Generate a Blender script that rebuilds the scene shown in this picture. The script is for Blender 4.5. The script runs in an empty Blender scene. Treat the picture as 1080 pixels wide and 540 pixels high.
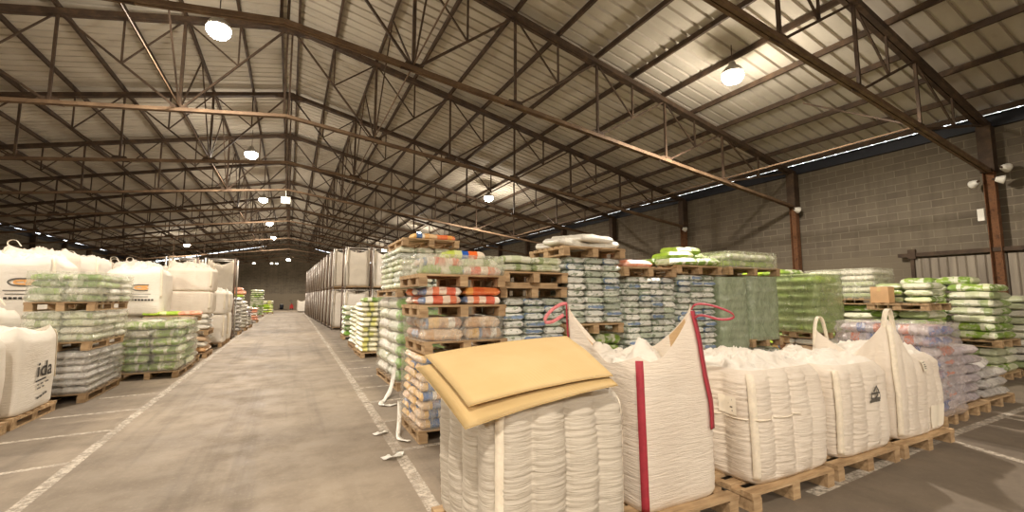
import bpy, math, random
from mathutils import Vector, Matrix, noise
random.seed(7)
SC = bpy.context.scene
COL = SC.collection
PI = math.pi

# ------------------------------------------------------------------ helpers
class MB:
    """collects shapes and links them as ONE mesh object"""
    def __init__(s): s.v = []; s.f = []; s.m = []
    def add(s, vs, fs, mi=0):
        b = len(s.v); s.v.extend(vs); s.f.extend([tuple(i + b for i in f) for f in fs]); s.m.extend([mi] * len(fs)); return s
    def box(s, x0, x1, y0, y1, z0, z1, mi=0):
        vs = [(x, y, z) for z in (z0, z1) for y in (y0, y1) for x in (x0, x1)]
        return s.add(vs, [(0, 2, 3, 1), (4, 5, 7, 6), (0, 1, 5, 4), (2, 6, 7, 3), (0, 4, 6, 2), (1, 3, 7, 5)], mi)
    def bar(s, p, q, w, h, up=(0, 0, 1), mi=0):
        p = Vector(p); q = Vector(q); d = (q - p).normalized(); u = Vector(up)
        if abs(d.dot(u)) > .98: u = Vector((0, 1, 0)) if abs(d.y) < .9 else Vector((1, 0, 0))
        r = d.cross(u).normalized() * (w / 2); u = r.cross(d).normalized() * (h / 2)
        vs = [tuple(e + a * r + b * u) for e in (p, q) for a, b in ((-1, -1), (1, -1), (1, 1), (-1, 1))]
        return s.add(vs, [(0, 1, 2, 3), (7, 6, 5, 4), (0, 4, 5, 1), (1, 5, 6, 2), (2, 6, 7, 3), (3, 7, 4, 0)], mi)
    def angle(s, p, q, w, t=.008):
        """an L profile, two thin legs"""
        p = Vector(p); q = Vector(q); d = (q - p).normalized(); u = Vector((0, 1, 0)) if abs(d.y) < .9 else Vector((0, 0, 1))
        n = d.cross(u).normalized()
        s.bar(p, q, w, t, n); s.bar(p + u * (w / 2) , q + u * (w / 2), t, w, n); return s
    def tube(s, pts, r, n=8, caps=True, mi=0):
        pts = [Vector(p) for p in pts]; vs = []; fs = []; up = None
        for i, p in enumerate(pts):
            d = (pts[min(i + 1, len(pts) - 1)] - pts[max(i - 1, 0)]).normalized()
            a = Vector((0, 0, 1)) if abs(d.z) < .9 else Vector((1, 0, 0))
            x = d.cross(a).normalized() if up is None else (up - d * up.dot(d)).normalized(); up = x; y = d.cross(x)
            rr = r[i] if isinstance(r, (list, tuple)) else r
            vs += [tuple(p + rr * (math.cos(2 * PI * k / n) * x + math.sin(2 * PI * k / n) * y)) for k in range(n)]
        for i in range(len(pts) - 1):
            for k in range(n):
                k2 = (k + 1) % n; fs.append((i * n + k, i * n + k2, (i + 1) * n + k2, (i + 1) * n + k))
        if caps: fs += [tuple(range(n - 1, -1, -1)), tuple((len(pts) - 1) * n + k for k in range(n))]
        return s.add(vs, fs, mi)
    def lathe(s, prof, n=20, c=(0, 0, 0), mi=0):
        vs = [(c[0] + r * math.cos(2 * PI * k / n), c[1] + r * math.sin(2 * PI * k / n), c[2] + z) for r, z in prof for k in range(n)]
        fs = [(i * n + k, i * n + (k + 1) % n, (i + 1) * n + (k + 1) % n, (i + 1) * n + k) for i in range(len(prof) - 1) for k in range(n)]
        return s.add(vs, fs, mi)
    def ribbon(s, pts, nrm, w, t=.004, mi=0):
        """a flat strap along pts; nrm: one outward normal per point"""
        pts = [Vector(p) for p in pts]; vs = []; fs = []
        for i, p in enumerate(pts):
            d = (pts[min(i + 1, len(pts) - 1)] - pts[max(i - 1, 0)]).normalized(); n = Vector(nrm[i]).normalized(); x = d.cross(n).normalized() * (w / 2)
            vs += [tuple(p - x), tuple(p + x), tuple(p + x + n * t), tuple(p - x + n * t)]
        for i in range(len(pts) - 1):
            for k in range(4): fs.append((i * 4 + k, i * 4 + (k + 1) % 4, i * 4 + 4 + (k + 1) % 4, i * 4 + 4 + k))
        fs += [(0, 3, 2, 1), tuple(len(pts) * 4 - 4 + k for k in range(4))]
        return s.add(vs, fs, mi)
    def mesh(s, name, mats, smooth=False):
        me = bpy.data.meshes.new(name); me.from_pydata(s.v, [], s.f)
        for m in (mats if isinstance(mats, (list, tuple)) else [mats]): me.materials.append(m)
        me.polygons.foreach_set('material_index', s.m)
        if smooth: me.polygons.foreach_set('use_smooth', [True] * len(s.f))
        me.update(); return me
    def build(s, name, mats, parent=None, smooth=False):
        return link(name, s.mesh(name, mats, smooth), parent)

def link(name, me, parent=None):
    o = bpy.data.objects.new(name, me); COL.objects.link(o)
    if parent is not None: o.parent = parent
    return o
def tag(o, label=None, cat=None, group=None, kind=None):
    if label: o['label'] = label
    if cat: o['category'] = cat
    if group: o['group'] = group
    if kind: o['kind'] = kind
    return o
def struct(o): o['kind'] = 'structure'; return o
def empty(name, loc=(0, 0, 0), rz=0):
    o = bpy.data.objects.new(name, None); COL.objects.link(o); o.location = loc; o.rotation_euler = (0, 0, rz); o.empty_display_size = .1; return o
KIDS = {}
def kids(o): return [c for c in o.children]
def dup(o, loc=None, rz=None, label=None, group=None, parent=None):
    c = o.copy(); COL.objects.link(c)
    if parent is not None: c.parent = parent
    if loc is not None: c.location = loc
    if rz is not None: c.rotation_euler = (0, 0, rz)
    if label: c['label'] = label
    if group: c['group'] = group
    for ch in kids(o): dup(ch, parent=c)
    return c

# ------------------------------------------------------------------ materials
def srgb(r, g, b):
    f = lambda c: ((c / 255 + .055) / 1.055) ** 2.4 if c > 10 else c / 255 / 12.92
    return (f(r), f(g), f(b), 1)
class NT:
    def __init__(s, name):
        s.m = bpy.data.materials.new(name); s.m.use_nodes = True; s.t = s.m.node_tree; s.t.nodes.clear()
        s.out = s.n('ShaderNodeOutputMaterial')
    def n(s, typ, **kw):
        x = s.t.nodes.new(typ)
        for k, v in kw.items():
            if k in x.inputs: 
                if isinstance(v, bpy.types.NodeSocket): s.t.links.new(v, x.inputs[k])
                else: x.inputs[k].default_value = v
            else: setattr(x, k, v)
        return x
    def l(s, a, b): s.t.links.new(a, b)
    def val(s, x): return x
    def noise(s, vec, scale, detail=3, rough=.55, dist=0):
        x = s.n('ShaderNodeTexNoise'); x.inputs['Scale'].default_value = scale; x.inputs['Detail'].default_value = detail; x.inputs['Roughness'].default_value = rough; x.inputs['Distortion'].default_value = dist
        if vec is not None: s.l(vec, x.inputs['Vector'])
        return x.outputs['Fac']
    def math(s, op, a, b=None, c=None):
        x = s.n('ShaderNodeMath'); x.operation = op
        for i, q in enumerate((a, b, c)):
            if q is None: continue
            if isinstance(q, (int, float)): x.inputs[i].default_value = q
            else: s.l(q, x.inputs[i])
        return x.outputs[0]
    def mix(s, fac, a, b, mode='MIX'):
        x = s.n('ShaderNodeMix'); x.data_type = 'RGBA'; x.blend_type = mode
        for i, q in ((0, fac), (6, a), (7, b)):
            if isinstance(q, (int, float, tuple)): x.inputs[i].default_value = q
            else: s.l(q, x.inputs[i])
        return x.outputs[2]
    def ramp(s, fac, stops, const=False):
        x = s.n('ShaderNodeValToRGB'); r = x.color_ramp
        if const: r.interpolation = 'CONSTANT'
        while len(r.elements) < len(stops): r.elements.new(.5)
        for e, (p, c) in zip(r.elements, stops):
            e.position = p; e.color = c if isinstance(c, tuple) else (c, c, c, 1)
        s.l(fac, x.inputs[0]); return x.outputs[0]
    def mapr(s, v, a, b, c=0., d=1.):
        x = s.n('ShaderNodeMapRange'); s.l(v, x.inputs[0])
        for i, q in enumerate((a, b, c, d)): x.inputs[i + 1].default_value = q
        return x.outputs[0]
    def scale(s, vec, sc):
        x = s.n('ShaderNodeMapping'); x.inputs['Scale'].default_value = sc; s.l(vec, x.inputs['Vector']); return x.outputs[0]
    def bump(s, h, strength=.3, dist=.01):
        x = s.n('ShaderNodeBump'); x.inputs['Strength'].default_value = strength; x.inputs['Distance'].default_value = dist; s.l(h, x.inputs['Height']); return x.outputs[0]
    def bsdf(s, color, rough=.6, metal=0., nrm=None, spec=.5, coat=0., coat_r=.1, trans=0.):
        x = s.n('ShaderNodeBsdfPrincipled')
        for k, q in (('Base Color', color), ('Roughness', rough), ('Metallic', metal), ('Specular IOR Level', spec), ('Coat Weight', coat), ('Coat Roughness', coat_r)):
            if isinstance(q, (int, float, tuple)): x.inputs[k].default_value = q
            else: s.l(q, x.inputs[k])
        if nrm is not None: s.l(nrm, x.inputs['Normal']); s.l(nrm, x.inputs['Coat Normal'])
        return x.outputs[0]
    def done(s, sh): s.l(sh, s.out.inputs[0]); return s.m
    @property
    def obj(s): return s.n('ShaderNodeTexCoord').outputs['Object']
    @property
    def gen(s): return s.n('ShaderNodeTexCoord').outputs['Generated']
    @property
    def pos(s): return s.n('ShaderNodeNewGeometry').outputs['Position']
    @property
    def rnd(s): return s.n('ShaderNodeObjectInfo').outputs['Random']
    def sep(s, v):
        x = s.n('ShaderNodeSeparateXYZ'); s.l(v, x.inputs[0]); return x.outputs

M = {}
def simple(name, col, rough=.6, metal=0, var=.15, nscale=6, bump=0., coat=0.):
    k = NT(name); n = k.noise(k.obj, nscale, 4)
    dk = tuple(c * (1 - var) for c in col[:3]) + (1,); lt = tuple(min(1, c * (1 + var)) for c in col[:3]) + (1,)
    c = k.ramp(n, [(.3, dk), (.7, lt)])
    M[name] = k.done(k.bsdf(c, rough, metal, k.bump(k.noise(k.obj, nscale * 6, 3), bump) if bump else None, coat=coat)); return M[name]

# floor: worn grey-beige concrete with tyre tracks along the aisle
k = NT('floor_concrete'); p = k.pos
n1 = k.noise(p, .35, 5, .6); n2 = k.noise(p, 2.2, 6, .65); n3 = k.noise(p, 28, 3, .6); nt = k.noise(k.scale(p, (2.6, .10, 1)), 1.0, 4, .6)
c = k.ramp(n1, [(.3, srgb(126, 114, 99)), (.5, srgb(148, 134, 116)), (.72, srgb(168, 153, 132))])
c = k.mix(k.mapr(n2, .45, .75, 0, .5), c, srgb(108, 97, 84)); c = k.mix(k.mapr(nt, .52, .7, 0, .45), c, srgb(96, 86, 75))
c = k.mix(k.mapr(n3, .55, .8, 0, .35), c, srgb(180, 165, 145))
# the storage bays beside the aisle are a darker tone
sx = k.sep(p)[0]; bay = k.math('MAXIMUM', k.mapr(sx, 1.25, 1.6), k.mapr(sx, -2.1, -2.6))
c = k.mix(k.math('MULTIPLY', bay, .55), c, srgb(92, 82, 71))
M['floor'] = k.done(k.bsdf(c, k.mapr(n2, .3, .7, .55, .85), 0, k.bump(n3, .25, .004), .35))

k = NT('worn_paint'); p = k.pos
w = k.math('MULTIPLY', k.mapr(k.noise(p, 14, 6, .75), .3, .62), k.mapr(k.noise(p, 1.2, 3), .28, .5, .4, .85))
tr = k.n('ShaderNodeBsdfTransparent').outputs[0]; di = k.bsdf(srgb(218, 206, 188), .7); ms = k.n('ShaderNodeMixShader'); k.l(w, ms.inputs[0]); k.l(tr, ms.inputs[1]); k.l(di, ms.inputs[2])
M['paint'] = k.done(ms.outputs[0])

k = NT('roof_sheet'); p = k.pos
c = k.ramp(k.noise(k.scale(p, (.25, 1.2, 1)), 1.2, 5, .6), [(.3, srgb(186, 178, 164)), (.7, srgb(208, 200, 186))])
c = k.mix(k.mapr(k.noise(p, 5, 5), .58, .8, 0, .3), c, srgb(150, 138, 120))
# sheets lapped side by side, each a slightly different tone
lap = k.n('ShaderNodeTexWhiteNoise'); lap.noise_dimensions = '1D'; k.l(k.math('FLOOR', k.math('DIVIDE', k.sep(p)[1], .999)), lap.inputs['W'])
c = k.mix(k.mapr(lap.outputs['Value'], 0, 1, 0, .14), c, srgb(150, 140, 124))
M['roof'] = k.done(k.bsdf(c, .8, 0, None, .2))

def block_mat(name, c1, c2, mort, plaster, pz):
    k = NT(name); p = k.pos; s = k.sep(p)
    cv = k.n('ShaderNodeCombineXYZ'); k.l(k.math('ADD', s[0], s[1]), cv.inputs[0]); k.l(s[2], cv.inputs[1])
    b = k.n('ShaderNodeTexBrick'); k.l(cv.outputs[0], b.inputs['Vector'])
    b.inputs['Scale'].default_value = 1; b.inputs['Brick Width'].default_value = .5; b.inputs['Row Height'].default_value = .205; b.inputs['Mortar Size'].default_value = .012; b.inputs['Mortar Smooth'].default_value = .3
    b.inputs['Color1'].default_value = c1; b.inputs['Color2'].default_value = c2; b.inputs['Mortar'].default_value = mort
    n = k.noise(p, 1.1, 5, .65); c = k.mix(k.mapr(n, .42, .7, 0, .6), b.outputs['Color'], plaster)
    c = k.mix(k.mapr(k.noise(k.scale(p, (3, 3, .25)), 1.5, 4), .5, .75, 0, .4), c, tuple(x * .5 for x in c1[:3]) + (1,))
    edge = k.math('ADD', s[2], k.math('MULTIPLY', k.noise(p, 1.5, 3), .5))
    c = k.mix(k.mapr(edge, pz + .3, pz + .2, 0, .8), c, plaster)
    h = k.math('ADD', k.math('MULTIPLY', b.outputs['Fac'], -1), k.math('MULTIPLY', k.noise(p, 12, 4), .5))
    return k.done(k.bsdf(c, .9, 0, k.bump(h, .6, .012), .2))
M['block'] = block_mat('concrete_block', srgb(114, 105, 91), srgb(102, 93, 81), srgb(138, 128, 111), srgb(122, 112, 95), 2.85)
M['gable'] = block_mat('gable_block', srgb(140, 130, 113), srgb(124, 115, 100), srgb(160, 148, 128), srgb(160, 147, 126), 2.2)

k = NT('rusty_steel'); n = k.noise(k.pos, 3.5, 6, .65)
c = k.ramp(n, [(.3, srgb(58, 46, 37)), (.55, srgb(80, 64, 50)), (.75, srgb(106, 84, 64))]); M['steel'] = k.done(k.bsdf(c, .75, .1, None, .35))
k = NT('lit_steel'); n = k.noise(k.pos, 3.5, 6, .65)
c = k.ramp(n, [(.3, srgb(92, 72, 55)), (.55, srgb(112, 90, 68)), (.75, srgb(136, 112, 86))]); M['steel_lit'] = k.done(k.bsdf(c, .7, .1, None, .35))  # paler copy of the rusty steel, lamplight on it put into the colour
k = NT('rust_red'); n = k.noise(k.pos, 7, 6, .7)
c = k.ramp(n, [(.35, srgb(84, 58, 42)), (.5, srgb(124, 86, 58)), (.62, srgb(98, 68, 48)), (.75, srgb(160, 134, 106))]); M['rust'] = k.done(k.bsdf(c, .85, 0, None, .3))
simple('dark_beam', srgb(40, 42, 50), .6, .2)
k = NT('sheet_metal_door'); n = k.noise(k.scale(k.pos, (4, 4, .4)), 1.5, 4)
M['door'] = k.done(k.bsdf(k.ramp(n, [(.3, srgb(118, 108, 96)), (.7, srgb(152, 142, 126))]), .6, .3))
simple('white_plastic', srgb(226, 222, 210), .45, 0, .06)
simple('lamp_metal', srgb(176, 172, 164), .4, .3, .1)
simple('galvanised', srgb(186, 180, 172), .42, .55, .12, 9)
simple('copper_paint', srgb(112, 92, 78), .6, .2, .2, 8)
k = NT('glowing_lamp'); e = k.n('ShaderNodeEmission'); e.inputs[0].default_value = (1, .88, .66, 1); e.inputs[1].default_value = 40; M['glow'] = k.done(e.outputs[0])
k = NT('small_glow'); e = k.n('ShaderNodeEmission'); e.inputs[0].default_value = (1, .93, .8, 1); e.inputs[1].default_value = 6; M['glow_small'] = k.done(e.outputs[0])

k = NT('pallet_wood'); v = k.obj; r = k.rnd
g = k.noise(k.scale(v, (2, 14, 14)), 1.6, 5, .6)
c = k.ramp(g, [(.3, srgb(150, 122, 90)), (.5, srgb(186, 156, 118)), (.72, srgb(210, 182, 144))])
c = k.mix(k.math('MULTIPLY', r, .45), c, srgb(128, 104, 80)); c = k.mix(k.mapr(k.noise(v, 3, 4), .55, .75, 0, .5), c, srgb(104, 78, 52))
M['wood'] = k.done(k.bsdf(c, .8, 0, k.bump(g, .3, .004), .25))
k = NT('cardboard_yellow'); v = k.obj
c = k.ramp(k.noise(v, 2.5, 4), [(.3, srgb(206, 176, 122)), (.7, srgb(216, 187, 134))])
st = k.math('MULTIPLY', k.mapr(k.math('SINE', k.math('MULTIPLY', k.sep(v)[0], 260)), .2, .9, 0, .22), k.mapr(k.noise(v, 2.2, 2), .5, .6))
c = k.mix(st, c, srgb(196, 160, 100)); M['card'] = k.done(k.bsdf(c, .75, 0, None, .3))
simple('carton_brown', srgb(206, 166, 122), .8, 0, .08)

def cloth(name, a, b, stain):
    k = NT(name); v = k.obj
    wv = k.noise(k.scale(v, (4, 4, 52)), 1.0, 3, .55, .4)     # fine horizontal creases
    wv = k.math('SUBTRACT', 1, k.math('POWER', k.math('ABSOLUTE', k.math('SUBTRACT', k.math('MULTIPLY', wv, 2), 1)), .7))
    c = k.ramp(k.noise(v, 2.2, 4), [(.3, a), (.7, b)]); c = k.mix(k.mapr(k.noise(v, 5, 5), .58, .8, 0, .35), c, stain)
    h = k.math('ADD', wv, k.math('MULTIPLY', k.noise(v, 14, 3), .5))
    p = k.bsdf(c, .72, 0, k.bump(h, .5, .012), .3)
    tl = k.n('ShaderNodeBsdfTranslucent'); k.l(c, tl.inputs[0]); ms = k.n('ShaderNodeMixShader'); ms.inputs[0].default_value = .12; k.l(p, ms.inputs[1]); k.l(tl.outputs[0], ms.inputs[2])
    M[name] = k.done(ms.outputs[0])
cloth('woven_cream', srgb(230, 217, 200), srgb(240, 229, 213), srgb(208, 192, 170))
cloth('woven_white', srgb(233, 224, 210), srgb(243, 236, 224), srgb(212, 200, 182))
cloth('woven_grey', srgb(206, 196, 180), srgb(218, 208, 191), srgb(184, 172, 152))
cloth('liner_beige', srgb(206, 172, 128), srgb(216, 184, 140), srgb(190, 158, 116))
simple('red_webbing', srgb(166, 50, 62), .7, 0, .12, 30, .2)
simple('pink_webbing', srgb(206, 120, 122), .7, 0, .12, 30, .2)
simple('white_webbing', srgb(236, 224, 202), .7, 0, .08, 30, .2)
simple('grey_print', srgb(92, 88, 80), .7, 0, .1)
simple('black_print', srgb(48, 42, 36), .7, 0, .1)
simple('orange_print', srgb(226, 168, 104), .7, 0, .1)
simple('paper_tag', srgb(240, 230, 210), .7, 0, .04)
simple('tag_text', srgb(120, 110, 98), .7, 0, .1)

def sackmat(name, stops, jitter=.16, speck=None, spk=0, rough=.32, shift=0., coat=.35, crin=.5, flec=(8, .5)):
    """a printed plastic sack: colour bands along its length, dark printed flecks, a crinkled shine"""
    k = NT(name); g = k.gen; r = k.rnd; o = k.obj; sx, sy, sz = k.sep(g)
    x = sx
    if shift: x = k.math('FRACT', k.math('ADD', sx, k.math('MULTIPLY', r, shift)))
    c = k.ramp(x, stops, True)
    ov = k.n('ShaderNodeVectorMath'); ov.operation = 'ADD'; k.l(o, ov.inputs[0]); cr = k.n('ShaderNodeCombineXYZ'); k.l(k.math('MULTIPLY', r, 37), cr.inputs[0]); k.l(cr.outputs[0], ov.inputs[1]); o2 = ov.outputs[0]
    if speck is not None:
        c = k.mix(k.mapr(k.noise(k.scale(o2, (1, 1, 1.8)), flec[0], 3, .6), flec[1], flec[1] + .06, 0, spk), c, speck)
    hs = k.n('ShaderNodeHueSaturation'); k.l(k.math('ADD', 1 - jitter, k.math('MULTIPLY', r, 2 * jitter)), hs.inputs['Value']); k.l(c, hs.inputs['Color'])
    h = k.math('ADD', k.noise(o2, 13, 4, .6, 1.2), k.math('MULTIPLY', k.noise(o2, 40, 2), .35))
    M[name] = k.done(k.bsdf(hs.outputs[0], rough, 0, k.bump(h, min(1, crin * 1.3), .022), .5, coat, .1))
W_ = srgb(218, 214, 202)
sackmat('silver_sack', [(0, srgb(224, 224, 212)), (.16, srgb(192, 198, 180)), (.3, srgb(234, 232, 222)), (.55, srgb(204, 208, 192)), (.72, srgb(236, 234, 224)), (.88, srgb(184, 192, 172))], .2, srgb(118, 132, 102), .8, .26, 1., .5, 1., (11, .55))
sackmat('silver_blue_sack', [(0, srgb(130, 150, 182)), (.04, srgb(222, 222, 212)), (.3, srgb(186, 192, 176)), (.5, srgb(230, 228, 218)), (.75, srgb(190, 196, 180)), (.86, srgb(112, 138, 178)), (.93, srgb(220, 220, 212))], .16, srgb(112, 126, 106), .75, .28, 0, .4, .6, (10, .53))
sackmat('green_sack', [(0, srgb(146, 172, 72)), (.18, srgb(206, 210, 168)), (.32, srgb(122, 150, 62)), (.62, srgb(216, 216, 190)), (.72, srgb(136, 164, 70))], .2, srgb(226, 224, 204), .7, .3, .6, .4, .6, (6, .53))
sackmat('dark_green_sack', [(0, srgb(118, 148, 70)), (.3, srgb(150, 174, 94)), (.55, srgb(216, 216, 194)), (.7, srgb(110, 140, 68))], .2, srgb(196, 198, 170), .6, .3, .7, .4, .6, (5, .54))
sackmat('pale_green_sack', [(0, srgb(196, 200, 164)), (.3, srgb(212, 212, 186)), (.5, srgb(158, 170, 120)), (.66, srgb(216, 214, 192))], .12, srgb(130, 142, 96), .6, .3, 1., .4, .6, (6, .56))
sackmat('lime_sack', [(0, srgb(178, 206, 70)), (.35, srgb(220, 226, 160)), (.6, srgb(160, 192, 60))], .16, srgb(110, 146, 44), .5, .3, 1., .4, .6, (8, .56))
sackmat('green_end_sack', [(0, srgb(122, 166, 62)), (.13, srgb(140, 176, 84)), (.18, srgb(206, 208, 188))], .12, srgb(180, 190, 150), .5, .3, 0, .4, .5, (7, .6))
sackmat('white_sack', [(0, srgb(226, 220, 204)), (.5, srgb(216, 210, 196))], .08, srgb(176, 170, 156), .5, .34, 1., .35, .6, (6, .58))
sackmat('grey_film_sack', [(0, srgb(196, 190, 182)), (.5, srgb(182, 176, 170))], .08, srgb(146, 142, 138), .6, .25, 1., .5, .8, (6, .54))
sackmat('lilac_film_sack', [(0, srgb(196, 184, 182)), (.5, srgb(184, 174, 176))], .08, srgb(150, 138, 142), .6, .22, 1., .5, .8, (6, .54))
sackmat('yellow_stripe_sack', [(0, srgb(226, 220, 190)), (.3, srgb(214, 210, 130)), (.55, srgb(150, 152, 122)), (.66, srgb(226, 222, 196))], .1, srgb(190, 186, 110), .5, .34, .2, .3, .5, (7, .56))
sackmat('tan_sack', [(0, srgb(222, 192, 158)), (.4, srgb(206, 164, 118)), (.7, srgb(222, 190, 152))], .1, srgb(168, 120, 82), .4, .34, 1., .35, .6, (7, .58))
sackmat('orange_blue_sack', [(0, srgb(220, 186, 144)), (.2, srgb(226, 182, 104)), (.3, srgb(74, 108, 158)), (.52, srgb(228, 216, 196)), (.62, srgb(216, 168, 108)), (.8, srgb(220, 186, 140))], .1, srgb(150, 92, 52), .5, .34, .25, .3, .5, (8, .57))
sackmat('red_sack', [(0, srgb(216, 196, 176)), (.16, srgb(122, 138, 166)), (.24, srgb(228, 216, 200)), (.42, srgb(218, 112, 86)), (.66, srgb(230, 210, 188)), (.84, srgb(222, 128, 92))], .1, srgb(170, 60, 44), .4, .32, .3, .35, .5, (8, .57))
sackmat('orange_sack', [(0, srgb(228, 128, 72)), (.5, srgb(222, 112, 62)), (.8, srgb(232, 166, 88))], .08, srgb(196, 60, 34), .4, .32, .4, .35, .5, (8, .57))
sackmat('brown_sack', [(0, srgb(206, 172, 130)), (.25, srgb(234, 228, 212)), (.42, srgb(172, 128, 94)), (.66, srgb(112, 126, 154)), (.74, srgb(216, 176, 110))], .12, srgb(120, 74, 46), .5, .34, .8, .35, .5, (8, .56))
sackmat('green_orange_sack', [(0, srgb(190, 204, 84)), (.2, srgb(214, 218, 150)), (.38, srgb(40, 92, 178)), (.54, srgb(236, 112, 48)), (.76, srgb(232, 214, 190))], .04, None, 0, .32, 0, .4, .4)
sackmat('green_white_sack', [(0, srgb(142, 166, 84)), (.4, srgb(222, 214, 188)), (.58, srgb(136, 158, 82))], .06, None, 0, .32, 0, .4, .4)
sackmat('lilac_orange_sack', [(0, srgb(198, 186, 178)), (.22, srgb(212, 118, 74)), (.42, srgb(186, 178, 178)), (.6, srgb(84, 106, 158)), (.82, srgb(202, 190, 184))], .1, srgb(190, 120, 96), .5, .24, 1., .5, .7, (7, .56))
sackmat('salmon_sack', [(0, srgb(226, 150, 116)), (.5, srgb(216, 140, 110))], .06, srgb(236, 200, 176), .5, .35, 1., .3, .5)

def film(name, tint, opac, green=0):
    k = NT(name); v = k.pos
    n = k.noise(k.scale(v, (1, 1, .5)), 9, 5, .65, 1.2); f = k.noise(v, 30, 3, .6, .5)
    nb = k.bump(k.math('ADD', n, k.math('MULTIPLY', f, .3)), .9, .03)
    tr = k.n('ShaderNodeBsdfTransparent').outputs[0]
    d = k.bsdf(tint, .16, 0, nb, .7, .8, .08)
    fac = k.mapr(n, .3, .72, opac - .2, opac + .25); ms = k.n('ShaderNodeMixShader'); k.l(fac, ms.inputs[0]); k.l(tr, ms.inputs[1]); k.l(d, ms.inputs[2])
    M[name] = k.done(ms.outputs[0])
film('clear_film', srgb(226, 222, 210), .25)
film('green_film', srgb(184, 198, 140), .55)
film('dull_green_film', srgb(172, 184, 154), .7)
film('lilac_film', srgb(216, 206, 206), .34)
film('pale_film', srgb(222, 222, 200), .32)

# ------------------------------------------------------------------ camera
H = 1.65; FPX = 458.
pit = math.atan(44 / FPX); yaw = math.atan(235 * math.cos(pit) / FPX)
f = Vector((math.sin(yaw) * math.cos(pit), math.cos(yaw) * math.cos(pit), math.sin(pit)))
r = Vector((math.cos(yaw), -math.sin(yaw), 0)); u = r.cross(f)
cam = bpy.data.cameras.new('camera'); co = bpy.data.objects.new('camera', cam); COL.objects.link(co)
cam.sensor_width = 36; cam.lens = FPX / 1080 * 36; cam.clip_end = 300; cam.clip_start = .05
co.matrix_world = Matrix(((r.x, u.x, -f.x, 0), (r.y, u.y, -f.y, 0), (r.z, u.z, -f.z, H), (0, 0, 0, 1)))
SC.camera = co

# ------------------------------------------------------------------ the hall
XR, XL, RID, YN, YF = 15.55, -16.15, -.3, -13.5, 70.6
HW = 15.85                                   # half width from the ridge
TOP = lambda d: 9.42 - .222 * abs(d)         # truss top chord
BOT = lambda d: 6.75 - .127 * abs(d)          # truss bottom chord
ROOF = lambda d: 9.62 - .212 * abs(d)        # underside of the roof sheets

b = MB(); b.add([(XL - .5, YN, 0), (XR + .5, YN, 0), (XR + .5, YF + .5, 0), (XL - .5, YF + .5, 0)], [(0, 1, 2, 3)]); struct(b.build('floor', M['floor']))
# roof: trapezoid sheets, ribs running down both slopes, the sheets overhang the walls
b = MB(); pitch = .333; prof = [(0, 0), (.255, 0), (.272, .06), (.316, .06)]
ys = [(YN + i * pitch + a, h) for i in range(int((YF + .5 - YN) / pitch)) for a, h in prof]
for sgn in (-1, 1):
    vs = []; fs = []
    for y, h in ys:
        for d in (0, 8, HW + .05): vs.append((RID + sgn * d, y, ROOF(d) + h))
    for i in range(len(ys) - 1):
        for j in range(2):
            q = (i * 3 + j, i * 3 + j + 1, i * 3 + j + 4, i * 3 + j + 3); fs.append(q if sgn < 0 else q[::-1])
    b.add(vs, fs)
struct(b.build('ceiling', M['roof']))
WT = ROOF(HW) - .26
b = MB(); b.box(XR, XR + .04, YN, YF + .3, 0, WT); struct(b.build('wall_right', M['block']))
b = MB(); b.box(XL - .25, XL, YN, YF + .3, 0, WT); struct(b.build('wall_left', M['block']))
b = MB(); pts = [(XL, 0), (XR, 0), (XR, WT + .1), (RID, ROOF(0) - .02), (XL, WT + .1)]
vs = [(x, YF, z) for x, z in pts] + [(x, YF + .25, z) for x, z in pts]
b.add(vs, [(0, 1, 2, 3, 4), (9, 8, 7, 6, 5)] + [(i, (i + 1) % 5 + 0, (i + 1) % 5 + 5, i + 5) for i in range(5)]); struct(b.build('wall_far', M['gable']))
b = MB(); b.add([(x, YN, z) for x, z in pts], [(4, 3, 2, 1, 0)]); struct(b.build('wall_near', M['block']))
# dark eaves beams on top of the long walls (daylight shows in the ribs above them)
b = MB(); b.box(XR - .1, XR + .0, YN, YF, WT - .1, ROOF(HW) - .038); struct(b.build('trim_1', M['dark_beam']))
b = MB(); b.box(XL - .2, XL + .1, YN, YF, WT - .18, ROOF(HW) - .1)
b.box(XL - .2, XL + .05, YN, 37.5, WT + .06, WT + .3)
b.box(XL - .2, XL + .05, 57.5, YF, WT + .06, WT + .3)
for y in (41.0, 45.4, 51.5, 56.0): b.box(XL - .2, XL + .05, y, y + 1.1, WT + .06, WT + .3)
struct(b.build('trim_2', M['dark_beam']))

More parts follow.
